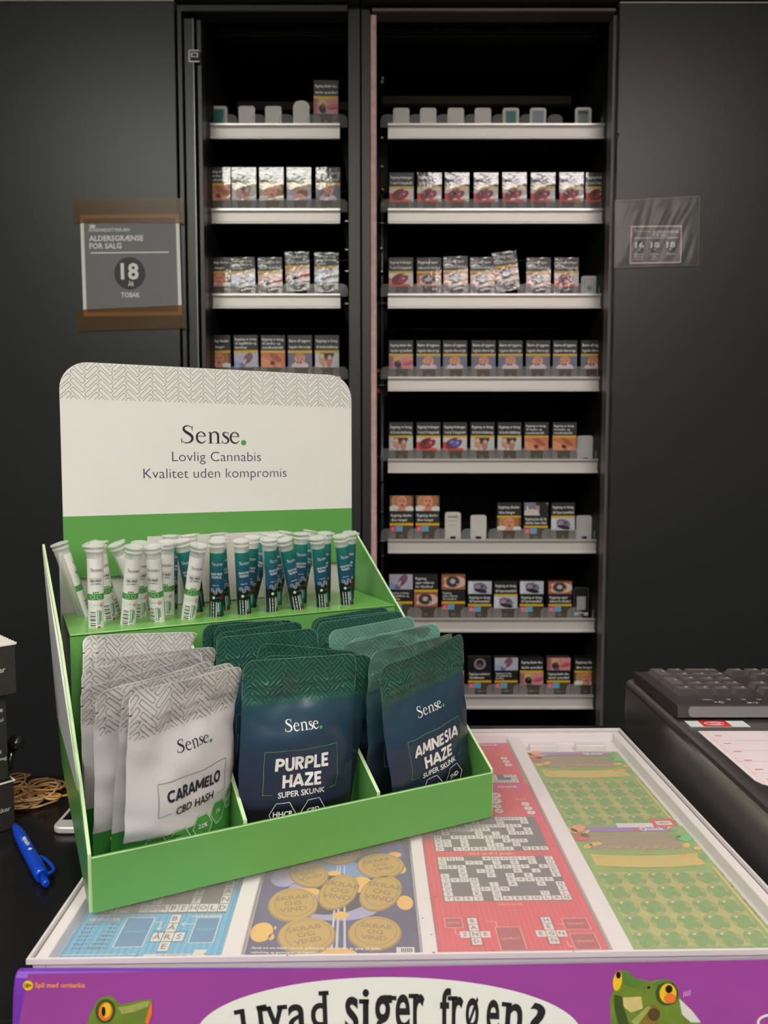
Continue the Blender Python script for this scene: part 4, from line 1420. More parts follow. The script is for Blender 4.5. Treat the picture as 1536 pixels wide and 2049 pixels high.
def green_card(label, b0, b1, lift, tilt):
    a0, a1 = .4215, .5335
    t, fn = ticket(label, a0, b0, a1, b1, GR, lift, tilt)
    Hh = b1 - b0
    t.rect(a0, b0 + .001, a0 + .0012, b0 + Hh * .62, fn(1), GOL)
    t.rect(a1 - .0045, b0 + .001, a1 - .0028, b0 + Hh * .60, fn(1), GOL)
    rr = random.Random(int(b0 * 1000))
    for k in range(46):
        f = rr.random()
        t.rect(a1 - .0026 + rr.random() * .0008, b0 + f * Hh * .62, a1 - .0008 + rr.random() * .001, b0 + f * Hh * .62 + .002, fn(1.5), rr.choice((FOIL, FOILG, GR)))
    t.rect(a0 + .006, b0 + .004, a1 - .008, b0 + Hh * .56, fn(1), GRL)
    for j in range(5):
        for i in range(5):
            cx, cy = a0 + .014 + i * .0205, b0 + .012 + j * .0205
            if cy > b0 + Hh * .55:
                continue
            for k in range(4):
                a = PI / 4 + k * PI / 2 + .2
                t.ell(cx + .0040 * math.cos(a), cy + .0048 * math.sin(a), .0050, .0044, fn(2 + .2 * k), GRD, a, 12)
                t.line((cx + .0015 * math.cos(a), cy + .0015 * math.sin(a)), (cx + .0075 * math.cos(a), cy + .0085 * math.sin(a)), .0004, fn(3), CLD)
            t.ring(cx, cy, .0090, .0098, .0004, fn(3.2), CLD, n=16)
            t.ell(cx - .003, cy + .0055, .0013, .0009, fn(4), mat('clover_glint', (226, 232, 190), .3), n=8)
    # banner
    y0, y1 = b0 + Hh * .60, b0 + Hh * .70
    n = 12
    for k in range(n):
        xa_, xb_ = a0 + .008 + k * (a1 - a0 - .016) / n, a0 + .008 + (k + 1) * (a1 - a0 - .016) / n
        sa, sb = .004 * ((k / n - .5) * 2) ** 2, .004 * (((k + 1) / n - .5) * 2) ** 2
        t.flat([(xa_, y0 + sa), (xb_, y0 + sb), (xb_, y1 + sb), (xa_, y1 + sa)], fn(3), mat('banner_gold', (206, 182, 72), .35))
        t.flat([(xa_, y0 + sa - .0012), (xb_, y0 + sb - .0012), (xb_, y0 + sb), (xa_, y0 + sa)], fn(4), FOIL)
        t.flat([(xa_, y1 + sa), (xb_, y1 + sb), (xb_, y1 + sb + .001), (xa_, y1 + sa + .001)], fn(4), GRD)
    t.ring(a1 - .018, (y0 + y1) / 2 + .003, .006, .006, .0014, fn(5), FOIL, n=18, a0=-2.2, a1=2.6)
    t.ring(a0 + .018, (y0 + y1) / 2 + .003, .006, .006, .0014, fn(5), FOIL, n=18, a0=.6, a1=5.4)
    t.text('DINE SYMBOLER', (a0 + a1) / 2, y0 - .007, .0026, fn(5), GRL, bold=.016)
    t.rect(a0 + .012, b0 + Hh * .76, a1 - .016, b0 + Hh * .92, fn(3), PEBB)
    for k in range(9):
        t.ring(a0 + .024 + k * .0085, b0 + Hh * .775, .0036, .0034, .0006, fn(4), mat('chain_pink', (206, 160, 140), .4), n=12)
    t.rect(a0 + .014, b0 + Hh * .935, a1 - .012, b0 + Hh * .985, fn(4), VIO)
    t.text('Quick', a1 - .032, b0 + Hh * .945, .0052, fn(5), PW, bold=.022, xs=1.25)
    t.ell(a0 + .0655, b0 + Hh * .955, .0035, .003, fn(5), BER)
    for cx, cy, rx, ry, m_ in ((.010, .97, .009, .006, ORA), (.004, .95, .004, .006, FOIL), (.008, .88, .009, .007, BER), (.013, .90, .004, .004, BER), (.018, .81, .007, .003, FOIL), (.010, .79, .006, .003, FOIL), (.016, .93, .006, .002, FOIL)):
        t.ell(a0 + cx, b0 + Hh * cy, rx, ry, fn(6), m_, rr.random(), 14)
    for cx, cy, rx, ry, m_ in ((.010, .96, .004, .003, FOILG), (.008, .86, .008, .006, FOILG), (.016, .885, .006, .005, GRD), (.012, .79, .005, .003, FOIL), (.004, .76, .004, .003, FOIL), (.006, .68, .005, .004, GRD), (.012, .985, .009, .0015, FOIL)):
        t.ell(a1 - cx, b0 + Hh * cy, rx, ry, fn(6), m_, rr.random(), 14)
    for k in range(22):
        t.ell(a0 + rr.uniform(.03, .10), b0 + Hh * rr.uniform(.70, .78), rr.uniform(.001, .005), .0005, fn(6), FOIL, 0, 8)
    finish(t)


green_card('green clover scratch card in the right column, nearer the purple front', .0165, .2035, .0020, 0)
green_card('green clover scratch card in the right column, at the back behind its twin', .207, .396, 0, .0)
for k, (a, b, w, h) in enumerate(((.428, .398, .034, .010), (.484, .398, .036, .010))):
    o = MB().box(a, a + w, b, b + h, ZK, ZK + .008, TRAYW, lambda x, y, z: bp(x, y, z)).build('card_stop', db, bev=.001)
st = MB()
st.box(.470, .505, .1995, .2060, ZK + .0030, ZK + .0042, TW, lambda x, y, z: bp(x, y, z))
st.box(.505, .528, .1995, .2140, ZK + .0030, ZK + .0045, BER, lambda x, y, z: bp(x, y, z))
st.box(.509, .524, .2010, .2085, ZK + .0045, ZK + .0047, TW, lambda x, y, z: bp(x, y, z))
st.text('100 kr.', .5165, .2030, .0026, lambda x, y: bp(x, y, ZK + .0049), INK, bold=.02)
tag(st.build('price_clip'), 'red and white price clip between the two green clover cards', 'price tag')

# ------------------------------------------------------------------ green cardboard counter stand
DU, DV = V3((.898, .44, 0)), V3((-.44, .898, 0))
DF = V3((-.219, .557, ZT + .0005))


def dp(u, d, h):
    return DF + DU * u + DV * d + V3((0, 0, h))


LN, DT, LIP, BACKH, HEADH = .357, .32, .043, .247, .446
stand = thing('counter_display_stand', dp(LN / 2, DT / 2, 0), 'green and white cardboard counter stand holding tubes and pouches', 'display stand')
CARDW = mat('card_outer_white', (206, 205, 203), .4)


def dbox(mb, u0, u1, d0, d1, h0, h1, m):
    return mb.box(u0, u1, d0, d1, h0, h1, m, dp)


dbox(MB(), .002, LN - .002, .002, DT, 0, .002, GREEN).build('floor_panel', stand)
lp = MB()
dbox(lp, 0, LN, -.003, .0005, 0, LIP, GREEN)
dbox(lp, 0, LN, -.0031, -.0022, LIP - .0004, LIP + .0004, EDGE)  # pale strip paints the highlight along the lip's upper edge
lp.build('front_lip', stand, bev=.0012)
for nm, u, sgn in (('side_panel', 0, -1), ('side_panel', LN, 1)):
    m = MB()
    prof = [(0, 0), (0, LIP + .002), (.05, .077), (.19, .1655), (DT, BACKH), (DT, 0)]

    def fl(d, h, k=0.0):
        flare = .013 * (h / .247) * (d / DT) if sgn < 0 else 0
        return dp(u + sgn * (flare + k), d, h)
    a = [fl(d, h, .0025) for d, h in prof]
    b = [fl(d, h, 0) for d, h in prof]
    if sgn < 0:
        m.prism(a[::-1], b[::-1], EDGE, GREEN, GREEN)
        f = lambda x, y: fl(-x, y, .0028)
        m.flat([(-.02, .0585), (-.02, .05), (-.06, .084), (-.06, .0845)], f, CARDW)
        m.flat([(-DT, .052), (-.035, .066), (-.05, .076), (-.19, .1645), (-DT, .246)], f, CARDW)
        f = lambda x, y: fl(-x, y, .0031)
        put_logo(m, -.275, .150, .020, f, INK, DOT)
        m.text('Lovlig Cannabis', -.24, .128, .0075, f, INKN, bold=.0)
        m.text('Kvalitet uden kompromis', -.23, .113, .0075, f, INKN, bold=.0)
    else:
        m.prism(b, a, EDGE, GREEN, GREEN)
    m.build(nm, stand)
tr = MB()
dbox(tr, .002, LN - .001, .199, .312, .168, .170, mat('green_card_gloss_lit', (112, 172, 84), .2))  # lighter green than the other card: light from above put into the colour
tr.build('tier_top', stand, bev=.0008)
dbox(MB(), .0022, LN - .0012, .199, .201, .002, .1675, GREEN).build('tier_front', stand)
dbox(MB(), .001, LN - .001, .3175, .3195, .002, .238, GREYCARD).build('back_panel', stand)
dbox(MB(), .094, .256, .3085, .3105, .171, .2515, GREYCARD).build('back_tab', stand)
for u in (.1185, .2395):
    m = MB()
    prof = [(.002, .002), (.002, .045), (.198, .150), (.198, .002)]
    m.prism([dp(u + .0016, d, h) for d, h in prof], [dp(u - .0016, d, h) for d, h in prof], EDGE, GREEN, GREEN)
    m.build('divider', stand)
hd = MB()
out = rrect(.006, .208, .351, HEADH, .030, 8, (1, 1, 0, 0))
# lower edge with the two green flaps left and right of the grey tab
hd.prism([dp(u, .3165, h) for u, h in out], [dp(u, .3135, h) for u, h in out], WHITE, WHITE)
fH = lambda e: (lambda x, y: dp(x, .3135 - .0002 * e, y))
hd.rect(.006, .208, .351, .277, fH(1), GREEN)
for qd in bars(.0065, .3505, .4055, HEADH - .0005, .0068, .085, 3, round_corner=.030):
    hd.flat(qd, fH(1), INKG)
put_logo(hd, .135, .3585, .0208, fH(1), INK, DOT)
hd.text('Lovlig Cannabis', .1775, .3375, .0112, fH(1), INKN, bold=-.010, xs=1.05, maxw=.109, res=4)
hd.text('Kvalitet uden kompromis', .1775, .3180, .0112, fH(1), INKN, bold=-.010, xs=1.05, maxw=.171, res=4)
hd.build('header_card', stand)

# ------------------------------------------------------------------ tubes in the tier
TUBE = clear('frosted_tube', (224, 226, 220), .35, .50, spec=.5)
CAPM = clear('frosted_cap', (222, 224, 218), .45, .62)
JOINT = mat('rolled_paper_tan', (206, 194, 176), .7)
LBW = mat('tube_label_white', (230, 229, 225), .42)
LBT = ramp_mat('tube_label_teal', [(0, (24, 40, 56)), (.30, (24, 40, 56)), (.305, (24, 24, 26)), (.47, (24, 24, 26)), (.475, (34, 70, 108)), (.70, (30, 88, 112)), (1, (34, 122, 108))], .4)
LGR, LTE, LRE, LBK = mat('label_green', (74, 150, 66), .45), mat('label_teal_strip', (38, 150, 120), .45), mat('label_red', (206, 44, 50), .45), mat('label_black', (34, 34, 34), .45)
TR0, TR1 = .0073, .0079
TUBEL = .098          # whole tube with the part below the tier
SUNK = .014
_T = {}


def tube_parts(kind):
    if kind in _T:
        return _T[kind]
    res = []
    z0 = -SUNK
    zt_ = .076
    res.append(('tube', MB().lathe([(TR0 * .8, z0), (TR0, z0 + .002), (TR1, zt_)], TUBE, 24, cap1=False)))
    res.append(('rolled_paper', MB().lathe([(.0038, z0 + .002), (.0054, zt_ - .016), (.0026, zt_ - .008)], JOINT, 12)))
    c = MB()
    c.lathe([(TR1 + .0002, zt_ - .004), (TR1 + .0002, zt_ + .001), (TR1 + .0008, zt_ + .0015), (TR1 + .0008, zt_ + .0028), (TR1 + .0004, zt_ + .003), (TR1 + .0004, zt_ + .0055), (TR1 + .0016, zt_ + .006), (TR1 + .0016, zt_ + .0078), (TR1 - .001, zt_ + .0082)], CAPM, 24, cap0=False)
    c.box(TR1 + .0008, TR1 + .0034, -.0028, .0028, zt_ + .0062, zt_ + .0078, CAPM)
    res.append(('cap', c))
    lb = MB()
    top = .0715
    SH = .0105
    r = lambda y: TR0 + (TR1 - TR0) * (y - z0) / (zt_ - z0) + .00015

    def fn(e):
        return lambda x, y: V3(((r(y) + .00012 * e) * math.sin(x / TR1), -(r(y) + .00012 * e) * math.cos(x / TR1), y))

    def fl_(e):
        return lambda x, y: fn(e)(x, y + SH)
    half = 1.45
    n, k = 18, 10
    vs, uv = [], []
    for j in range(k + 1):
        for i in range(n + 1):
            y = z0 + .003 + (top - z0 - .003) * j / k
            vs.append(fn(0)((-half + 2 * half * i / n) * TR1, y))
            uv.append((i / n, j / k))
    lb.add(vs, [(j * (n + 1) + i, j * (n + 1) + i + 1, (j + 1) * (n + 1) + i + 1, (j + 1) * (n + 1) + i) for j in range(k) for i in range(n)], LBW if kind == 'white' else LBT, True, uv)

    def R(x0, y0, x1, y1, m, e=1):
        st_ = max(1, int((x1 - x0) / .0025))
        for q in range(st_):
            lb.rect(x0 + (x1 - x0) * q / st_, y0, x0 + (x1 - x0) * (q + 1) / st_, y1, fl_(e), m)
    ink = INK if kind == 'white' else PW
    put_logo(lb, -.0052, .0475, .0038, fl_(2), ink, DOT, xs=.95)
    if kind == 'white':
        lb.text('CBD PIND', 0, .0370, .0026, fl_(2), ink, bold=.02, maxw=.0120)
        lb.text('ALL GREEN', 0, .0346, .0012, fl_(2), ink, bold=.016)
        for a, b in (((-.0068, .0408), (.0068, .0408)), ((-.0068, .0338), (-.0025, .0338)), ((.003, .0338), (.0068, .0338))):
            for q in range(4):
                xa_, xb_ = a[0] + (b[0] - a[0]) * q / 4, a[0] + (b[0] - a[0]) * (q + 1) / 4
                lb.rect(xa_, a[1], xb_, a[1] + .0002, fl_(2), ink)
        R(-half * TR1, .0185, half * TR1, .0248, LGR)
        R(-.0028, .0245, .0030, .0272, LGR)
        for cx in (-.003, .0032):
            pts = [(cx + .0023 * math.cos(PI / 6 + a * PI / 3), .0216 + .0023 * math.sin(PI / 6 + a * PI / 3)) for a in range(7)]
            lb.poly_line(pts, .0003, fl_(2), PW)
        lb.text('<0,2%', .0002, .0250, .0012, fl_(3), PW, bold=.02)
        lb.ring(-.0040, .0135, .0020, .0020, .0003, fl_(1), mat('label_pale_green', (150, 206, 140), .5), n=16)
        lb.text('VEGAN', .0005, .0128, .0011, fl_(1), MATS['label_pale_green'], bold=.02)
        lb.ring(.0060, .0130, .0019, .0019, .0005, fl_(1), LRE, n=16)
        lb.text('18+', .0060, .0123, .0014, fl_(2), LRE, bold=.022)
    else:
        lb.text('HHCP PIND', 0, .0370, .0025, fl_(2), ink, bold=.02, maxw=.0125)
        lb.text('TROPICAL', 0, .0335, .0025, fl_(2), ink, bold=.02, maxw=.0115)
        for cx, cy in ((-.0045, .0205), (-.0012, .0178), (.0018, .0212), (.0052, .0186)):
            pts = [(cx + .0020 * math.cos(PI / 6 + a * PI / 3), cy + .0020 * math.sin(PI / 6 + a * PI / 3)) for a in range(7)]
            lb.poly_line(pts, .0003, fl_(2), PW)
            lb.text('HHC', cx, cy - .0004, .0009, fl_(2), PW, bold=.02)
        lb.text('<0,2% THC', -.001, .0252, .0011, fl_(2), PW, bold=.016)
        lb.ell(-.0030, .0120, .0017, .0017, fl_(1), mat('label_mint', (170, 226, 180), .5), n=14)
        lb.text('VEGAN', .0012, .0114, .0011, fl_(1), LTE, bold=.016)
        lb.ring(.0058, .0120, .0018, .0018, .0005, fl_(1), LRE, n=16)
    R(-.0068, z0 + .004 - SH, .0004, .0072, PW if kind != 'white' else LBW, 1)
    for q, w_ in enumerate((.0008, .0004, .0010, .0005, .0012, .0004, .0008, .0010, .0005, .0008, .0004, .0010, .0006)):
        R(-.0062, .0064 - q * .0019 - w_, -.0004, .0064 - q * .0019, LBK, 2)
    R(.0012, -.007, .0044, .0078, LTE, 1)
    lb.text('TERPENES', .0029, .001, .0016, fl_(2), PW, rot=PI / 2, bold=.016)
    lb.ell(.0029, -.0102, .0019, .0019, fl_(2), LRE, n=16)
    lb.text('Danmark', .0060, .002, .0018, fl_(2), INK if kind == 'white' else LTE, rot=PI / 2, bold=.016)
    res.append(('label', lb))
    _T[kind] = res
    return res


def tube_proto(kind):
    root = bpy.data.objects.new('preroll_tube', None)
    root.empty_display_size = .02
    COL.objects.link(root)
    for n, mb in tube_parts(kind):
        o = mb.build(n)
        o.parent = root
    return root


# row, column, kind, photo pixel of the middle of the cap, label turn in degrees
TUBES = [(2, 0, 'white', (118, 1086), 85), (0, 0, 'white', (190, 1090), 0), (1, 0, 'white', (194, 1085), 22), (2, 1, 'white', (181, 1086), 70), (2, 2, 'white', (232, 1087), 40),
         (0, 1, 'white', (269, 1092), 2), (1, 1, 'white', (280, 1085), 15), (0, 2, 'white', (305, 1091), -24), (1, 2, 'white', (333, 1083), -18), (2, 3, 'teal', (341, 1070), 30),
         (2, 4, 'teal', (378, 1069), 10), (1, 3, 'teal', (363, 1080), 0), (0, 3, 'white', (398, 1089), 6), (0, 4, 'teal', (434.5, 1081), -4), (2, 5, 'teal', (435, 1065), 20), (1, 4, 'teal', (437, 1076), 25),
         (0, 5, 'teal', (482, 1080), 14), (1, 5, 'teal', (504, 1073), -6), (2, 6, 'teal', (534, 1067), -10), (0, 6, 'teal', (538, 1077), 38), (1, 6, 'teal', (550, 1069), 20),
         (0, 7, 'teal', (568, 1078), 26), (2, 7, 'teal', (573, 1063), 30), (1, 7, 'teal', (602, 1066), 4), (2, 8, 'teal', (622, 1059), 20), (0, 8, 'teal', (634, 1074), 24), (1, 8, 'teal', (650, 1065), -14), (0, 9, 'teal', (681, 1071), 20), (1, 9, 'teal', (700, 1065), -12)]
protos = {}
CNAME = ['first', 'second', 'third', 'fourth', 'fifth', 'sixth', 'seventh', 'eighth', 'ninth', 'right-most']
for row, col, kind, top, turn in TUBES:
    base = dp(.029 + .0308 * col + (.016, 0)[row != 1] + (-.006 if row == 2 else 0), (.226, .260, .289)[row], .1702)
    L_ = .0842
    r = ray(*top).normalized()
    w = base - CAMP
    b = w.dot(r)
    disc = b * b - (w.dot(w) - L_ * L_)
    cand = []
    for s in ((b - math.sqrt(disc), b + math.sqrt(disc)) if disc > 0 else (b,)):
        cand.append((CAMP + r * s - base).normalized())
    ax = max(cand, key=lambda v: v.z)
    if ax.dot(DV) < -.30:
        ax = (ax - DV * (ax.dot(DV) + .30)).normalized()
    toc = (CAMP - base)
    y_ = -(toc - ax * toc.dot(ax)).normalized()
    x_ = y_.cross(ax).normalized()
    M_ = Matrix((x_, y_, ax)).transposed() @ Matrix.Rotation(math.radians(turn), 3, 'Z')
    if kind not in protos:
        o = protos[kind] = tube_proto(kind)
    else:
        src = protos[kind]
        o = src.copy()
        COL.objects.link(o)
        for ch in src.children:
            c = ch.copy()
            c.parent = o
            COL.objects.link(c)
    o.location = base
    o.rotation_euler = M_.to_euler()
    n = [t[1] for t in TUBES if t[0] == row and t[2] == kind]
    idx = sorted(n).index(col)
    pos = CNAME[idx] + ' from the left' if idx < len(n) - 1 else 'right-most'
    tag(o, '%s-labelled tube, %s of the %s tubes in the %s row of the tier' % (kind, pos.replace(' from the left', ' from left'), kind, ('front', 'middle', 'rear')[row]), 'tube', '%s labelled tubes in the cardboard stand' % kind)

# ------------------------------------------------------------------ pouches in the three compartments
POD = ramp_mat('pouch_dark', [(0, (20, 20, 22)), (.225, (24, 24, 27)), (.25, (36, 44, 62)), (.45, (38, 52, 72)), (.66, (40, 66, 82)), (.755, (42, 72, 84)), (.765, (42, 84, 76)), (1, (34, 74, 62))], .29, bump=.05, bscale=500)
POL = ramp_mat('pouch_light_teal', [(0, (26, 26, 30)), (.22, (30, 34, 42)), (.5, (44, 66, 86)), (.755, (58, 96, 98)), (.765, (84, 128, 116)), (1, (100, 144, 128))], .28, bump=.05, bscale=500)
POW = ramp_mat('pouch_silver', [(0, (66, 142, 64)), (.262, (66, 142, 64)), (.266, (206, 204, 203)), (.75, (208, 206, 205)), (1, (212, 212, 206))], .27, bump=.05, bscale=500)
LINED, LINEW = mat('pouch_line_dark', (58, 104, 90), .35), mat('pouch_line_grey', (158, 158, 150), .35)
LINEL = mat('pouch_line_light', (116, 160, 146), .35)
GLN = mat('frame_line_green', (92, 138, 92), .4)
RIMD, RIML, RIMW = mat('foil_edge_gleam_dark', (96, 134, 120), .3), mat('foil_edge_gleam_light', (150, 190, 176), .3), mat('foil_edge_gleam_silver', (232, 231, 226), .3)
WP, HP = .106, .165


def rot3(yaw, lean, roll):
    return Matrix.Rotation(yaw, 3, 'Z') @ Matrix.Rotation(-lean, 3, 'X') @ Matrix.Rotation(-roll, 3, 'Y')


def pouch(label, kind, uc, d0, lean, roll, yaw, bulge=.007, bend=0.0, seed=0, title=(), wr=1.0, detail=True, group=None):
    R_ = rot3(math.radians(yaw), math.radians(lean), math.radians(roll))
    lm, rc = {'dark': (POD, LINED), 'light': (POL, LINEL), 'white': (POW, LINEW)}[kind]

    def half(t):
        r = .009
        if t > HP - r:
            q = t - (HP - r)
            return WP / 2 - r + math.sqrt(max(0, r * r - q * q))
        return WP / 2

    def depth(s, t, back=False):
        x = min(1, abs(2 * s / WP))
        tau = t / HP
        body = max(0, 1 - x ** 2.4)
        pr_ = min(1, .35 + tau / .16) if tau < .5 else max(0, math.cos((tau - .5) / .28 * PI / 2)) if tau < .78 else 0
        b = bulge * body * pr_
        bd = bend * HP * max(0, (tau - .6) / .4) ** 2 * (1 + .4 * (2 * s / WP))
        wv = wr * .0016 * noise.noise(V3((s * 26, t * 34, seed * 3.1))) * (1 - .5 * x) + wr * .0009 * noise.noise(V3((s * 70 + t * 40, t * 60, seed * 1.7)))
        wv += wr * .0010 * max(0, 1 - abs(tau - .74) / .10) * noise.noise(V3((s * 60 - t * 25, seed * 2.0, t * 30)))
        wv += wr * .0022 * max(0, tau - .76) / .24 * noise.noise(V3((s * 14, seed * 5.0, t * 8)))
        if back:
            return -b * .45 + bd + wv * .6 - .0006
        zp = 0
        if x < .9:
            zp = .0011 * math.exp(-((tau - .865) / .010) ** 2) + .0011 * math.exp(-((tau - .815) / .009) ** 2)
        seam = -.0004 if x > .93 else 0
        return b + bd + wv + zp + seam

    lo, hi = ((.003, .1162) if uc < .118 else (.1208, .2372) if uc < .2395 else (.2418, .3545))

    def place(s, n, t, e=0.0):
        l = R_ @ V3((s, -n, t)) + V3((uc, d0, .004))
        # the lower part is held by the lip, the dividers and the tier wall
        l.y = max(l.y, .0045 - max(0, l.z - .042) * .8)
        l.y = min(l.y, .1965 + max(0, l.z - .17))
        over = max(0, l.z - (.043 + .53 * max(0, l.y))) * .6
        l.x = min(max(l.x, lo - over), hi + over)
        l += R_ @ V3((0, -e, 0))
        return dp(l.x, l.y, l.z)
    nx, nt = (22, 40) if detail else (14, 24)
    mb = MB()
    for back in (False, True):
        vs, uv = [], []
        for j in range(nt + 1):
            t = HP * (j / nt if j < nt else 1.0)
            h = half(t)
            for i in range(nx + 1):
                s = h * (2 * i / nx - 1)
                edge = i in (0, nx) or j in (0, nt)
                n = depth(s, t, back) if not edge else depth(s, t, False) * .5 + depth(s, t, True) * .5
                vs.append(place(s, n, t))
                uv.append((i / nx, j / nt))
        q = lambda i, j: j * (nx + 1) + i
        fs = [(q(i, j), q(i + 1, j), q(i + 1, j + 1), q(i, j + 1)) for j in range(nt) for i in range(nx)]
        mb.add(vs, fs if not back else [f[::-1] for f in fs], lm, True, uv)
    mb.maxedge = .006
    P = lambda e: (lambda x, y: place(x, depth(x, y), y, .0003 + .00015 * e))
    for qd in bars(-WP / 2 + .001, WP / 2 - .001, .77 * HP, HP - .0008, .0066, .12 if kind == 'white' else .15, 3, round_corner=.009):
        mb.flat(qd, P(0), rc)
    # pale foil edge round the header, edge highlight painted into its colour
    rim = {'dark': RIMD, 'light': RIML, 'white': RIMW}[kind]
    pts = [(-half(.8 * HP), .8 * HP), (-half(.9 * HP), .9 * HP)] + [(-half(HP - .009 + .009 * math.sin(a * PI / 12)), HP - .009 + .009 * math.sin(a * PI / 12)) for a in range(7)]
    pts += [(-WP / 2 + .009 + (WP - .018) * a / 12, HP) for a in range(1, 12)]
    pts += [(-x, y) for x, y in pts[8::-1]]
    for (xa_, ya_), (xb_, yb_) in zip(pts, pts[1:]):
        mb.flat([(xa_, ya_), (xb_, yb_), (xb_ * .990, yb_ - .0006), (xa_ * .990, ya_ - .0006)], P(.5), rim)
    mb.maxedge = .003
    # tear notches
    for sx in (-1, 1):
        mb.flat([(sx * (WP / 2 + .0002), .892 * HP), (sx * (WP / 2 - .003), .895 * HP), (sx * (WP / 2 + .0002), .900 * HP)], P(1), INK)
    if detail:
        ink = INK if kind == 'white' else PW
        gl = INKG if kind == 'white' else GLN

        def ln(a, b, w=.0005):
            for k in range(6):
                p0 = [a[c] + (b[c] - a[c]) * k / 6 for c in (0, 1)]
                p1 = [a[c] + (b[c] - a[c]) * (k + 1) / 6 for c in (0, 1)]
                mb.line(p0, p1, w, P(1), gl)
        cx = .004 if kind == 'white' else 0
        put_logo(mb, cx - .0165, (.655 if kind == 'white' else .626) * HP, .0098, P(1), ink, DOT, xs=.95)
        if kind == 'white':
            y0, y1 = .375 * HP, .535 * HP
            x0, x1 = cx - .034, cx + .034
            block_text(mb, title[0], cx, .435 * HP, .0094, P, ink, .054)
            mb.text('CBD HASH', cx, .360 * HP, .0064, P(2), ink, bold=.016, maxw=.038)
            gap = .0225
        else:
            y0, y1 = .305 * HP, .531 * HP
            x0, x1 = -.0338, .0338
            block_text(mb, title[0], 0, .426 * HP, .0112, P, ink, .057)
            block_text(mb, title[1], 0, .336 * HP, .0112, P, ink, .043)
            mb.text('SUPER SKUNK', 0, .288 * HP, .0046, P(2), ink, bold=.02, maxw=.0445)
            gap = .026
        for a, b in (((x0, y1), (x1, y1)), ((x0, y0), (x0, y1)), ((x1, y0), (x1, y1)), ((x0, y0), (cx - gap, y0)), ((cx + gap, y0), (x1, y0))):
            ln(a, b)
        if kind == 'white':
            hexes = [(-.030, .215, ''), (-.010, .222, '0%'), (.012, .245, '22%'), (.031, .272, '1%'), (.046, .300, '0,2%')]
            rr_ = .0105
        else:
            hexes = [(-.0165, .200, 'HHCP'), (.0112, .200, 'CBD')] if 'AMNESIA' not in title else [(-.0112, .208, 'HHCP'), (.0165, .208, 'THD')]
            rr_ = .0122
        for hx, tau, s in hexes:
            sq = .6 if hx > .044 else 1
            pts = [(hx + sq * rr_ * math.cos(a * PI / 3), tau * HP + rr_ * math.sin(a * PI / 3)) for a in range(7)]
            if kind == 'white':
                mb.flat(pts[:6], P(1), LGR)
            mb.poly_line([(hx + (a - hx) * .93, tau * HP + (b - tau * HP) * .93) for a, b in pts], .0005, P(2), PW)
            if s:
                mb.text(s, hx, tau * HP - .0017, .0042 if kind != 'white' else .0034, P(2), PW, bold=.02, maxw=rr_ * 1.5 * sq)
    o = mb.build('foil_pouch')
    return tag(o, label, 'pouch', group or {'white': 'silver pouches in the left compartment'}.get(kind, 'dark pouches in the stand'))


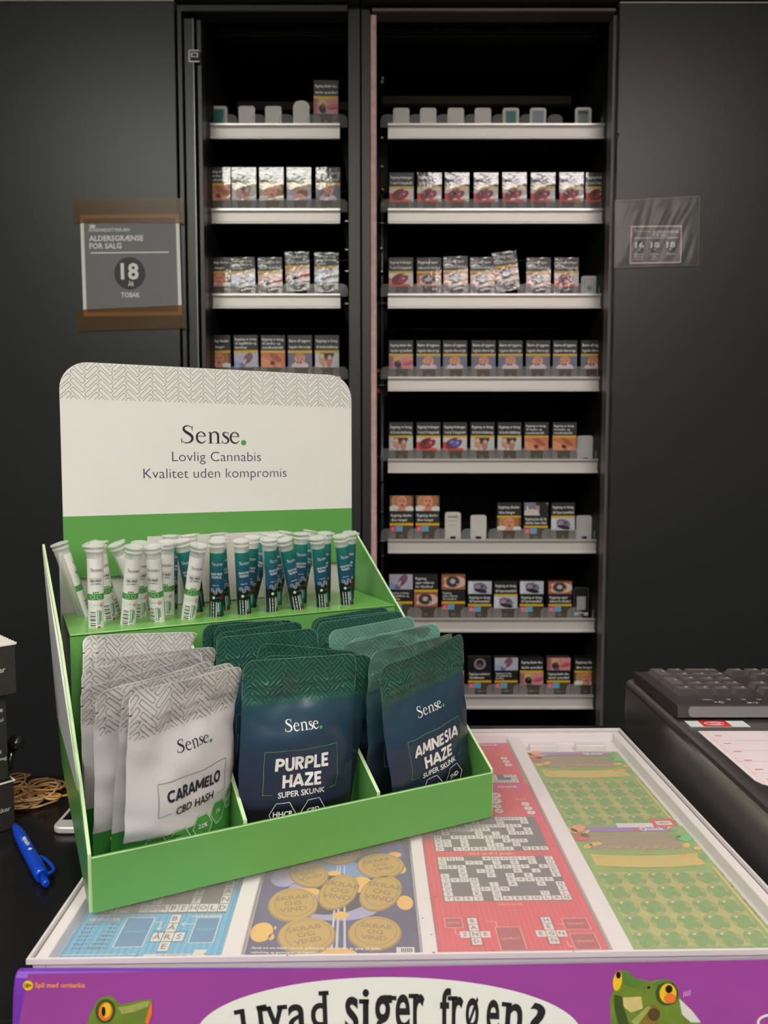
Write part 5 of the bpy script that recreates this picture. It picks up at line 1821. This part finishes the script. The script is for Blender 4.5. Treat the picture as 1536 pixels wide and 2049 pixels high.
POUCHES = [
    ('silver pouch at the very back of the left compartment, against the tier wall', 'white', .0563, .176, 0, -6.9, 14.5, .003, 0, 0, ('LEMON',)),
    ('silver pouch second from the back of the left compartment, left corner sticking out', 'white', .0565, .164, 14, -6.8, 15.1, .003, 0, 1, ('LEMON',)),
    ('silver pouch in the rear half of the left compartment, right corner by the dark pouches', 'white', .0579, .146, -12, -3.6, 14.3, .003, .01, 0, ('LEMON',)),
    ('silver pouch mid left compartment, in front of the three rear silver ones', 'white', .0564, .134, -13, 2, 8, .003, .01, 1, ('LEMON',)),
    ('silver pouch mid left compartment, touching the left side panel', 'white', .0560, .114, -15, 6, 15, .004, .02, 0, ('LEMON',)),
    ('silver pouch whose LE lettering shows beside the caramelo pouch', 'white', .0522, .061, -9, 3, 25, .005, .02, 2, ('LEMON',)),
    ('silver pouch directly behind the caramelo pouch, only its grey top right corner visible', 'white', .0625, .047, -8.5, -.6, 24, .003, .01, 1, ('LEMON',)),
    ('silver pouch lettered CARAMELO CBD HASH at the front of the left compartment', 'white', .0690, .0185, -4, 0, 27, .010, .02, 2.0, ('CARAMELO',)),
    ('dark green pouch at the very back of the middle compartment', 'dark', .1700, .180, 6, -4.1, 26, .002, 0, 0, ('AMNESIA', 'HAZE')),
    ('dark green pouch second from the back of the middle compartment', 'dark', .1773, .168, 5, -4.5, 24, .002, 0, 0, ('AMNESIA', 'HAZE')),
    ('dark green pouch third from the back of the middle compartment', 'dark', .1777, .150, 2, -1.8, 18, .003, 0, 0, ('AMNESIA', 'HAZE')),
    ('dark green pouch with rounded right corner, mid middle compartment', 'dark', .1767, .128, 0, -1.2, 4, .003, 0, 0, ('AMNESIA', 'HAZE')),
    ('wavy dark green pouch leaning left behind the purple haze pouch', 'dark', .1680, .094, 27, -10.9, 3.1, .004, 0, 2, ('AMNESIA', 'HAZE')),
    ('dark green pouch sloping down to the right behind the purple haze pouch', 'dark', .1673, .074, -3.8, -11.8, 6.8, .004, 0, 1, ('AMNESIA', 'HAZE')),
    ('dark pouch just behind the purple haze pouch, brownish right edge showing', 'dark', .1770, .049, -6, -6.7, .3, .005, 0, 1, ('PURPLE', 'HAZE')),
    ('dark pouch lettered PURPLE HAZE at the front of the middle compartment', 'dark', .1680, .0230, 1, -3.4, 2.5, .011, .0, 1.8, ('PURPLE', 'HAZE')),
    ('dark green pouch at the very back of the right compartment', 'dark', .2966, .182, 1.4, .8, 12.3, .002, 0, 0, ('AMNESIA', 'HAZE')),
    ('dark green pouch second from the back of the right compartment', 'dark', .3002, .168, 0, 1.5, -3, .002, 0, 0, ('AMNESIA', 'HAZE')),
    ('dark green pouch third from the back of the right compartment', 'dark', .2962, .146, 5, .5, 8.3, .003, 0, 0, ('AMNESIA', 'HAZE')),
    ('shiny teal pouch with a rounded left corner, mid right compartment', 'light', .2980, .122, .7, 2.4, 7.7, .003, 0, 1, ('AMNESIA', 'HAZE')),
    ('shiny crumpled teal pouch behind the larger crumpled one, right compartment', 'light', .2942, .098, -4.1, 4.3, 10.2, .004, .06, 2.5, ('AMNESIA', 'HAZE')),
    ('crumpled teal pouch with the tallest right corner in the right compartment', 'light', .3060, .082, .2, 3.7, 5.9, .004, .02, 3, ('AMNESIA', 'HAZE')),
    ('crumpled teal pouch just behind the amnesia haze pouch', 'light', .2921, .050, -2, 2.1, 20, .005, .08, 3, ('AMNESIA', 'HAZE')),
    ('dark pouch lettered AMNESIA HAZE, tilted at the front of the right compartment', 'dark', .3110, .0210, 0, 8.5, 16, .010, .04, 2.6, ('AMNESIA', 'HAZE')),
]
for k, (lb_, kind, uc, d0, le_, ro, ya, bu, be, wr, ti) in enumerate(POUCHES):
    pouch(lb_, kind, uc, d0, le_, ro, ya, bu, be, k + 1, ti, 1 + .6 * wr, True)

# ------------------------------------------------------------------ things at the left of the counter
CAR, CARW, CART = mat('carton_black', (46, 42, 40), .5), mat('carton_inner_white', (226, 220, 208), .6), mat('carton_text', (196, 190, 180), .5)
YA = math.radians(45)


def carton(label, corner, z, w, d, h, lines, top=None, lip=False):
    e1, e2 = V3((-math.cos(YA), -math.sin(YA), 0)), V3((-math.sin(YA), math.cos(YA), 0))
    o = V3((corner[0], corner[1], z))

    def P(a, b, c):
        return o + e1 * a + e2 * b + V3((0, 0, c))
    root = thing('cigarette_carton', P(w / 2, d / 2, 0), label, 'carton', 'black cartons at the left edge')
    m = MB()
    m.box(0, w, 0, d, 0, h, CAR, P)
    fn = lambda x, y: P(-x, -.0004, y)
    for s, x, y, hh in lines:
        m.text(s, x, y, hh, fn, CART, 'r', bold=.02)
    m.build('carton_body', root, bev=.0006)
    if top:
        t = MB()
        t.box(-.001, w, -.001, d, h + .0003, h + .0018, CARW, P)
        n = 26
        for k in range(n):
            b = d * k / n
            t.prism([P(-.001, b, h + .0003), P(-.003, b + d / n / 2, h + .0003), P(-.001, b + d / n, h + .0003)], [P(-.001, b, h + .0018), P(-.003, b + d / n / 2, h + .0018), P(-.001, b + d / n, h + .0018)], CARW)
        t.build('torn_flap', root)
    if lip:
        t = MB()
        t.box(-.0012, w, -.0012, 0, h - .001, h + .0004, CARW, P)
        t.box(-.0012, 0, 0, .012, h - .001, h + .0004, CARW, P)
        t.build('white_rim', root)
    return root


carton('black carton at the bottom of the stack beside the rubber bands', (-.381, .7715), ZC + .0005, .12, .20, .0505, [('pakker', -.004, .020, .0045)], lip=True)
carton('black carton standing in the middle of the stack at the left edge', (-.3865, .7715), ZC + .0525, .12, .20, .0895, [('nson e', -.003, .071, .0048), ('menthol', -.003, .061, .0036), ('ng.ml', -.006, .028, .0036), ('nexismag', -.001, .021, .0034)])
carton('black carton with torn white top, uppermost of the stack at the left edge', (-.3745, .7705), ZC + .1425, .13, .20, .0500, [('6 pakker', -.010, .024, .0052)], top=True)

kn = thing('hand_stamp', (-.408, .81, ZC), 'dark round-knobbed hand stamp half hidden behind the carton stack', 'stamp')
kp = atY(32, 1487, .806)
KNB = mat('knob_dark_gloss', (30, 36, 30), .15, coat=.6)
MB().lathe([(.0, 0), (.006, .0015), (.0085, .006), (.0085, .011), (.005, .0165), (0, .018)], KNB, 20, Matrix.Translation((kp.x, kp.y, kp.z - .009)), cap0=False, cap1=False).build('knob', kn)
MB().tube([(kp.x - .004, kp.y, kp.z - .007), (kp.x - .022, kp.y + .004, ZC + .011)], .004, KNB, 14).build('stem', kn)
MB().lathe([(.012, .0004), (.012, .010), (.004, .0119)], KNB, 20, Matrix.Translation((kp.x - .023, kp.y + .004, ZC))).build('base', kn)

# rubber bands
rn = random.Random(11)
RB = [mat('rubber_tan', (222, 170, 112), .5), mat('rubber_tan_light', (232, 190, 140), .5), mat('rubber_orange', (230, 158, 60), .5)]
for k in range(26):
    cx, cy = -.396 + rn.gauss(0, .020), .838 + rn.gauss(0, .018)
    cx, cy = min(max(cx, -.436), -.357), min(max(cy, .808), .872)
    rx, ry, a0 = rn.uniform(.010, .022), rn.uniform(.009, .018), rn.uniform(0, PI)
    if k < 3:
        cx, cy, rx, ry, a0 = ((-.378, .852, .017, .019, .3), (-.384, .822, .021, .010, .2), (-.404, .812, .018, .010, -.2))[k]
    th = rn.uniform(.0010, .0014)
    pts = []
    lvl = .0016 + (k % 7) * .0021
    ph = [rn.uniform(0, 6.28) for _ in range(3)]
    for q in range(40):
        a = 2 * PI * q / 40
        rr = 1 + .16 * math.sin(2 * a + ph[0]) + .10 * math.sin(3 * a + ph[1])
        x, y = rx * rr * math.cos(a), ry * rr * math.sin(a)
        zz = lvl + .5 * (.0016 + .0022 * (k % 7) / 3) * (math.sin(a + ph[2]))
        pts.append((cx + x * math.cos(a0) - y * math.sin(a0), cy + x * math.sin(a0) + y * math.cos(a0), ZC + .0004 + max(th, zz)))
    o = MB().tube(pts, th, RB[2] if k % 9 == 4 else RB[k % 2], 8, True).build('rubber_band')
    tag(o, 'rubber band in the tangled tan pile between the carton stack and the phone', 'rubber band', 'rubber bands in the tangled pile')

# pen
pa, pb = atZ(29, 1651, ZC + .006), atZ(93, 1770, ZC + .006)
pd = (pb - pa).normalized()
px_ = pd.cross(V3((0, 0, 1))).normalized()
PMX = Matrix((px_, V3((0, 0, 1)).cross(pd).cross(pd) * 0 + V3((0, 0, 1)), pd)).transposed().to_4x4()
PMX = Matrix.Translation(pa) @ Matrix((px_, pd.cross(px_), pd)).transposed().to_4x4()
PLEN = (pb - pa).length
pen = thing('ballpoint_pen', (pa + pb) / 2, 'blue ballpoint pen lying in front of the rubber bands and cartons', 'pen')
PBL = mat('pen_blue', (8, 66, 190), .3, coat=.3)
body = MB()
body.lathe([(.0016, 0), (.0030, .003), (.0048, .018), (.0058, .038), (.0060, .060), (.0060, PLEN - .026), (.0056, PLEN - .016)], PBL, 24, PMX)


def penf(x, y):      # print on the upper side: x along the pen, y round it
    a = y / .006
    nrm = V3((0, 0, 1))
    side = pd.cross(nrm).normalized()
    return pa + pd * (PLEN - x) + (side * math.sin(a) + nrm * math.cos(a)) * .0061


body.text('elgoxlabel', PLEN * .60, -.0012, .0042, lambda x, y: penf(x, y), PW, 'c', bold=.02, xs=.85)
body.flat([(PLEN * .60 - .0215, 0), (PLEN * .60 - .0185, -.0022), (PLEN * .60 - .0160, 0), (PLEN * .60 - .0185, .0022)], penf, PW)
body.build('barrel', pen)
MB().lathe([(.0036, PLEN - .0155), (.0034, PLEN - .002), (.0024, PLEN)], PBL, 20, PMX).build('push_button', pen)
cl = MB()
side = V3((1, .35, 0)).normalized()
side = (side - pd * side.dot(pd)).normalized()
c0 = [pa + pd * (PLEN - .018) + side * .0052, pa + pd * (PLEN - .021) + side * .0108, pa + pd * (PLEN - .034) + side * .0112, pa + pd * (PLEN - .050) + side * .0085, pa + pd * (PLEN - .054) + side * .0066]
cl.tube([V3(p) for p in spline([tuple(p) for p in c0], 5)], .0017, PBL, 10)
cl.build('clip', pen)

# phone
PHW, PHB = mat('phone_white', (214, 206, 202), .3, metal=.2), mat('phone_glass', (8, 8, 9), .08)
ph = thing('mobile_phone', (-.302, .83, ZC), 'white-edged phone lying under the left side of the cardboard stand', 'phone')
pts = rrect(-.338, .757, -.270, .895, .010, 6)
m = MB()
m.prism([V3((x, y, ZC + .0005)) for x, y in pts], [V3((x, y, ZC + .0075)) for x, y in pts], PHW)
m.build('case', ph, bev=.002, seg=3)
MB().box(-.333, -.275, .774, .878, ZC + .0076, ZC + .0081, PHB).build('screen', ph)

# ------------------------------------------------------------------ till terminal and keyboard at the right
TERM = mat('terminal_black', (56, 51, 48), .27, spec=1.0)
TERM.node_tree.nodes['Principled BSDF'].inputs['IOR'].default_value = 2.3
tm = thing('till_terminal', (.56, .75, ZC), 'low black till terminal right of the scratch card display', 'terminal')
m = MB()
m.box(.331, .85, .44, 1.045, ZC + .0004, ZD, TERM)
m.build('housing', tm, bev=.010, seg=4)
STK = mat('sticker_white', (214, 220, 216), .4)
zf = lambda e: (lambda x, y: V3((x, y, ZD + .0003 + .0002 * e)))
m = MB()
m.prism([V3((x, y, ZD + .0001)) for x, y in ((.345, .847), (.412, .847), (.412, .866), (.345, .866))], [V3((x, y, ZD + .0004)) for x, y in ((.345, .847), (.412, .847), (.412, .866), (.345, .866))], STK)
STR = mat('sticker_red', (206, 34, 44), .4)
m.rect(.360, .847, .392, .866, zf(1), STR)
m.ring(.376, .8565, .0115, .0050, .0016, zf(2), PW, n=30, a0=.3, a1=5.6)
m.ring(.376, .8565, .0060, .0026, .0014, zf(2), PW, n=24, a0=-2.5, a1=2.6)
m.build('sticker', tm)
SHEET = mat('list_sheet_pink_white', (232, 218, 220), .45)
m = MB()
pts = [(.3465, .833), (.3465, .700), (.3525, .690), (.362, .686), (.45, .686), (.412, .833)]
pts = [(.347, .833), (.347, .702), (.350, .694), (.358, .688), (.430, .688), (.430, .833)]
m.prism([V3((x, y, ZD + .0001)) for x, y in pts[::-1]], [V3((x, y, ZD + .0004)) for x, y in pts[::-1]], SHEET)
rr = random.Random(5)
LRD = mat('list_red_text', (200, 70, 90), .5)
for k in range(24):
    y = .829 - k * .0057
    m.text(str(rr.randint(10, 99)), .352, y - .001, .0020, zf(2), LRD, 'l', flip=False, res=1)
    w_ = rr.uniform(.012, .034)
    m.text(rr.choice(('Spil', 'Kvittering', 'Genudskriv', 'Annuller', 'Indløsning gevinst', 'Salg i alt', 'Udbetaling', 'Rapport')), .427, y - .001, .0022, zf(2), LRD, 'r', res=1, maxw=w_)
    if k % 5 == 4:
        m.rect(.350, y - .0028, .427, y - .0025, zf(2), LRD)
    if k % 4 == 2:
        m.rect(.359, y - .001, .367, y + .0014, zf(2), mat('list_red_block', (214, 130, 140), .5))
m.build('list_sheet', tm)

KB, KBS, KEY = mat('keyboard_black', (62, 56, 56), .4, vary=.3, vscale=120), mat('keyboard_grey_bevel', (116, 115, 116), .25, coat=.3), mat('key_black', (112, 100, 98), .42, vary=.2, vscale=160)
KEYD = mat('key_side_black', (34, 32, 32), .4)
kb = thing('computer_keyboard', (.58, .94, ZD), 'black computer keyboard turned upside down on the till terminal', 'keyboard')
x0, x1, y0, y1 = .339, .80, .870, 1.030
m = MB()
zb = lambda y: ZD + .0165 - .0035 * (y - y0) / (y1 - y0)
prof = [(y0 + .004, ZD + .0006), (y0, ZD + .003), (y0 + .002, zb(y0) - .002), (y0 + .006, zb(y0)), (y1 - .004, zb(y1)), (y1, zb(y1) - .003), (y1 - .003, ZD + .0006)]
m.prism([V3((x0, y, z)) for y, z in prof], [V3((x1, y, z)) for y, z in prof], KB)
kz = lambda e: (lambda x, y: V3((x, y, zb(y) + .0002 + .0002 * e)))
m.text('K120', .430, .8835, .0040, kz(1), PW, flip=True, bold=.02)
m.text('logitech', .383, .8945, .0026, kz(1), PW, flip=True, bold=.01)
m.ring(.395, .8840, .0028, .0028, .0014, kz(1), PW, n=12, a0=.5, a1=5.4)
m.ell(.388, .8840, .0018, .0012, kz(1), PW, n=8)
for x in (.408, .426, .444):
    m.ring(x, .8950, .0022, .0014, .0007, kz(1), PW, n=10)
m.build('body', kb, bev=.0015)
m = MB()
pts = rrect(x0 + .012, ZD + .0035, x1 - .01, zb(y0) - .0012, .0055, 5, (0, 1, 1, 0))
m.prism([V3((x, y0 + .0012 + (z - ZD) * .12, z)) for x, z in pts], [V3((x, y0 - .0012 + (z - ZD) * .12, z)) for x, z in pts], KBS)
tag(m.build('grey_bevel', kb), 'grey glossy bevel along the edge')


def key_mesh(w, d):
    a = MB()
    b = .0100
    h = .0078
    W2, D2 = w / 2, d / 2
    i = .0034
    a.add([V3((-W2, -D2, 0)), V3((W2, -D2, 0)), V3((W2, D2, 0)), V3((-W2, D2, 0)),
           V3((-W2 + i, -D2 + i * .8, h)), V3((W2 - i, -D2 + i * .8, h)), V3((W2 - i, D2 - i * 1.2, h * .95)), V3((-W2 + i, D2 - i * 1.2, h * .95))],
          [(4, 5, 6, 7)], KEY)
    n = len(a.v) - 8
    for f in ((0, 1, 5, 4), (1, 2, 6, 5), (2, 3, 7, 6), (3, 0, 4, 7)):
        a.f.append([n + q for q in f]); a.m.append(a.slot(KEYD if f == (0, 1, 5, 4) else KEY)); a.sm.append(False)
    a.ell(W2 * .35, D2 * .1, .0022, .0016, lambda x, y: V3((x, y, h + .0002)), PW, n=8)
    return a


_K = {}
KP = .0232
KY = .0218


def key(x, y, cols=1, rows=1):
    kk = (cols, rows)
    if kk not in _K:
        o = key_mesh(KP * cols - .0014, KY * rows - .0012).build('key')
        _K[kk] = o
    else:
        o = _K[kk].copy()
        COL.objects.link(o)
    o.parent = kb
    o.location = V3((x, y, zb(y) - .0008)) - OFF[kb.name]
    o.rotation_euler = (-.025, 0, 0)


cx0, cy0 = .3655, .9235
for c in range(4):
    key(cx0 + KP * c, cy0)
key(cx0, cy0 + KY * 1.5, 1, 2)
key(cx0, cy0 + KY * 3.5, 1, 2)
for r_ in (1, 2, 3):
    for c in (1, 2, 3):
        key(cx0 + KP * c, cy0 + KY * r_)
key(cx0 + KP, cy0 + KY * 4)
key(cx0 + KP * 2.5, cy0 + KY * 4, 2, 1)
nx0 = cx0 + KP * 4.45
for r_ in (0, 1):
    for c in (0, 1, 2):
        key(nx0 + KP * c, cy0 + KY * r_)
key(nx0 + KP, cy0 + KY * 3)
for c in (0, 1, 2):
    key(nx0 + KP * c, cy0 + KY * 4)
mx0 = nx0 + KP * 3.5
for r_ in range(5):
    for c in range(10):
        if mx0 + KP * (c + .5) < x1 - .012:
            key(mx0 + KP * (c + .15 * (r_ % 3)), cy0 + KY * r_)
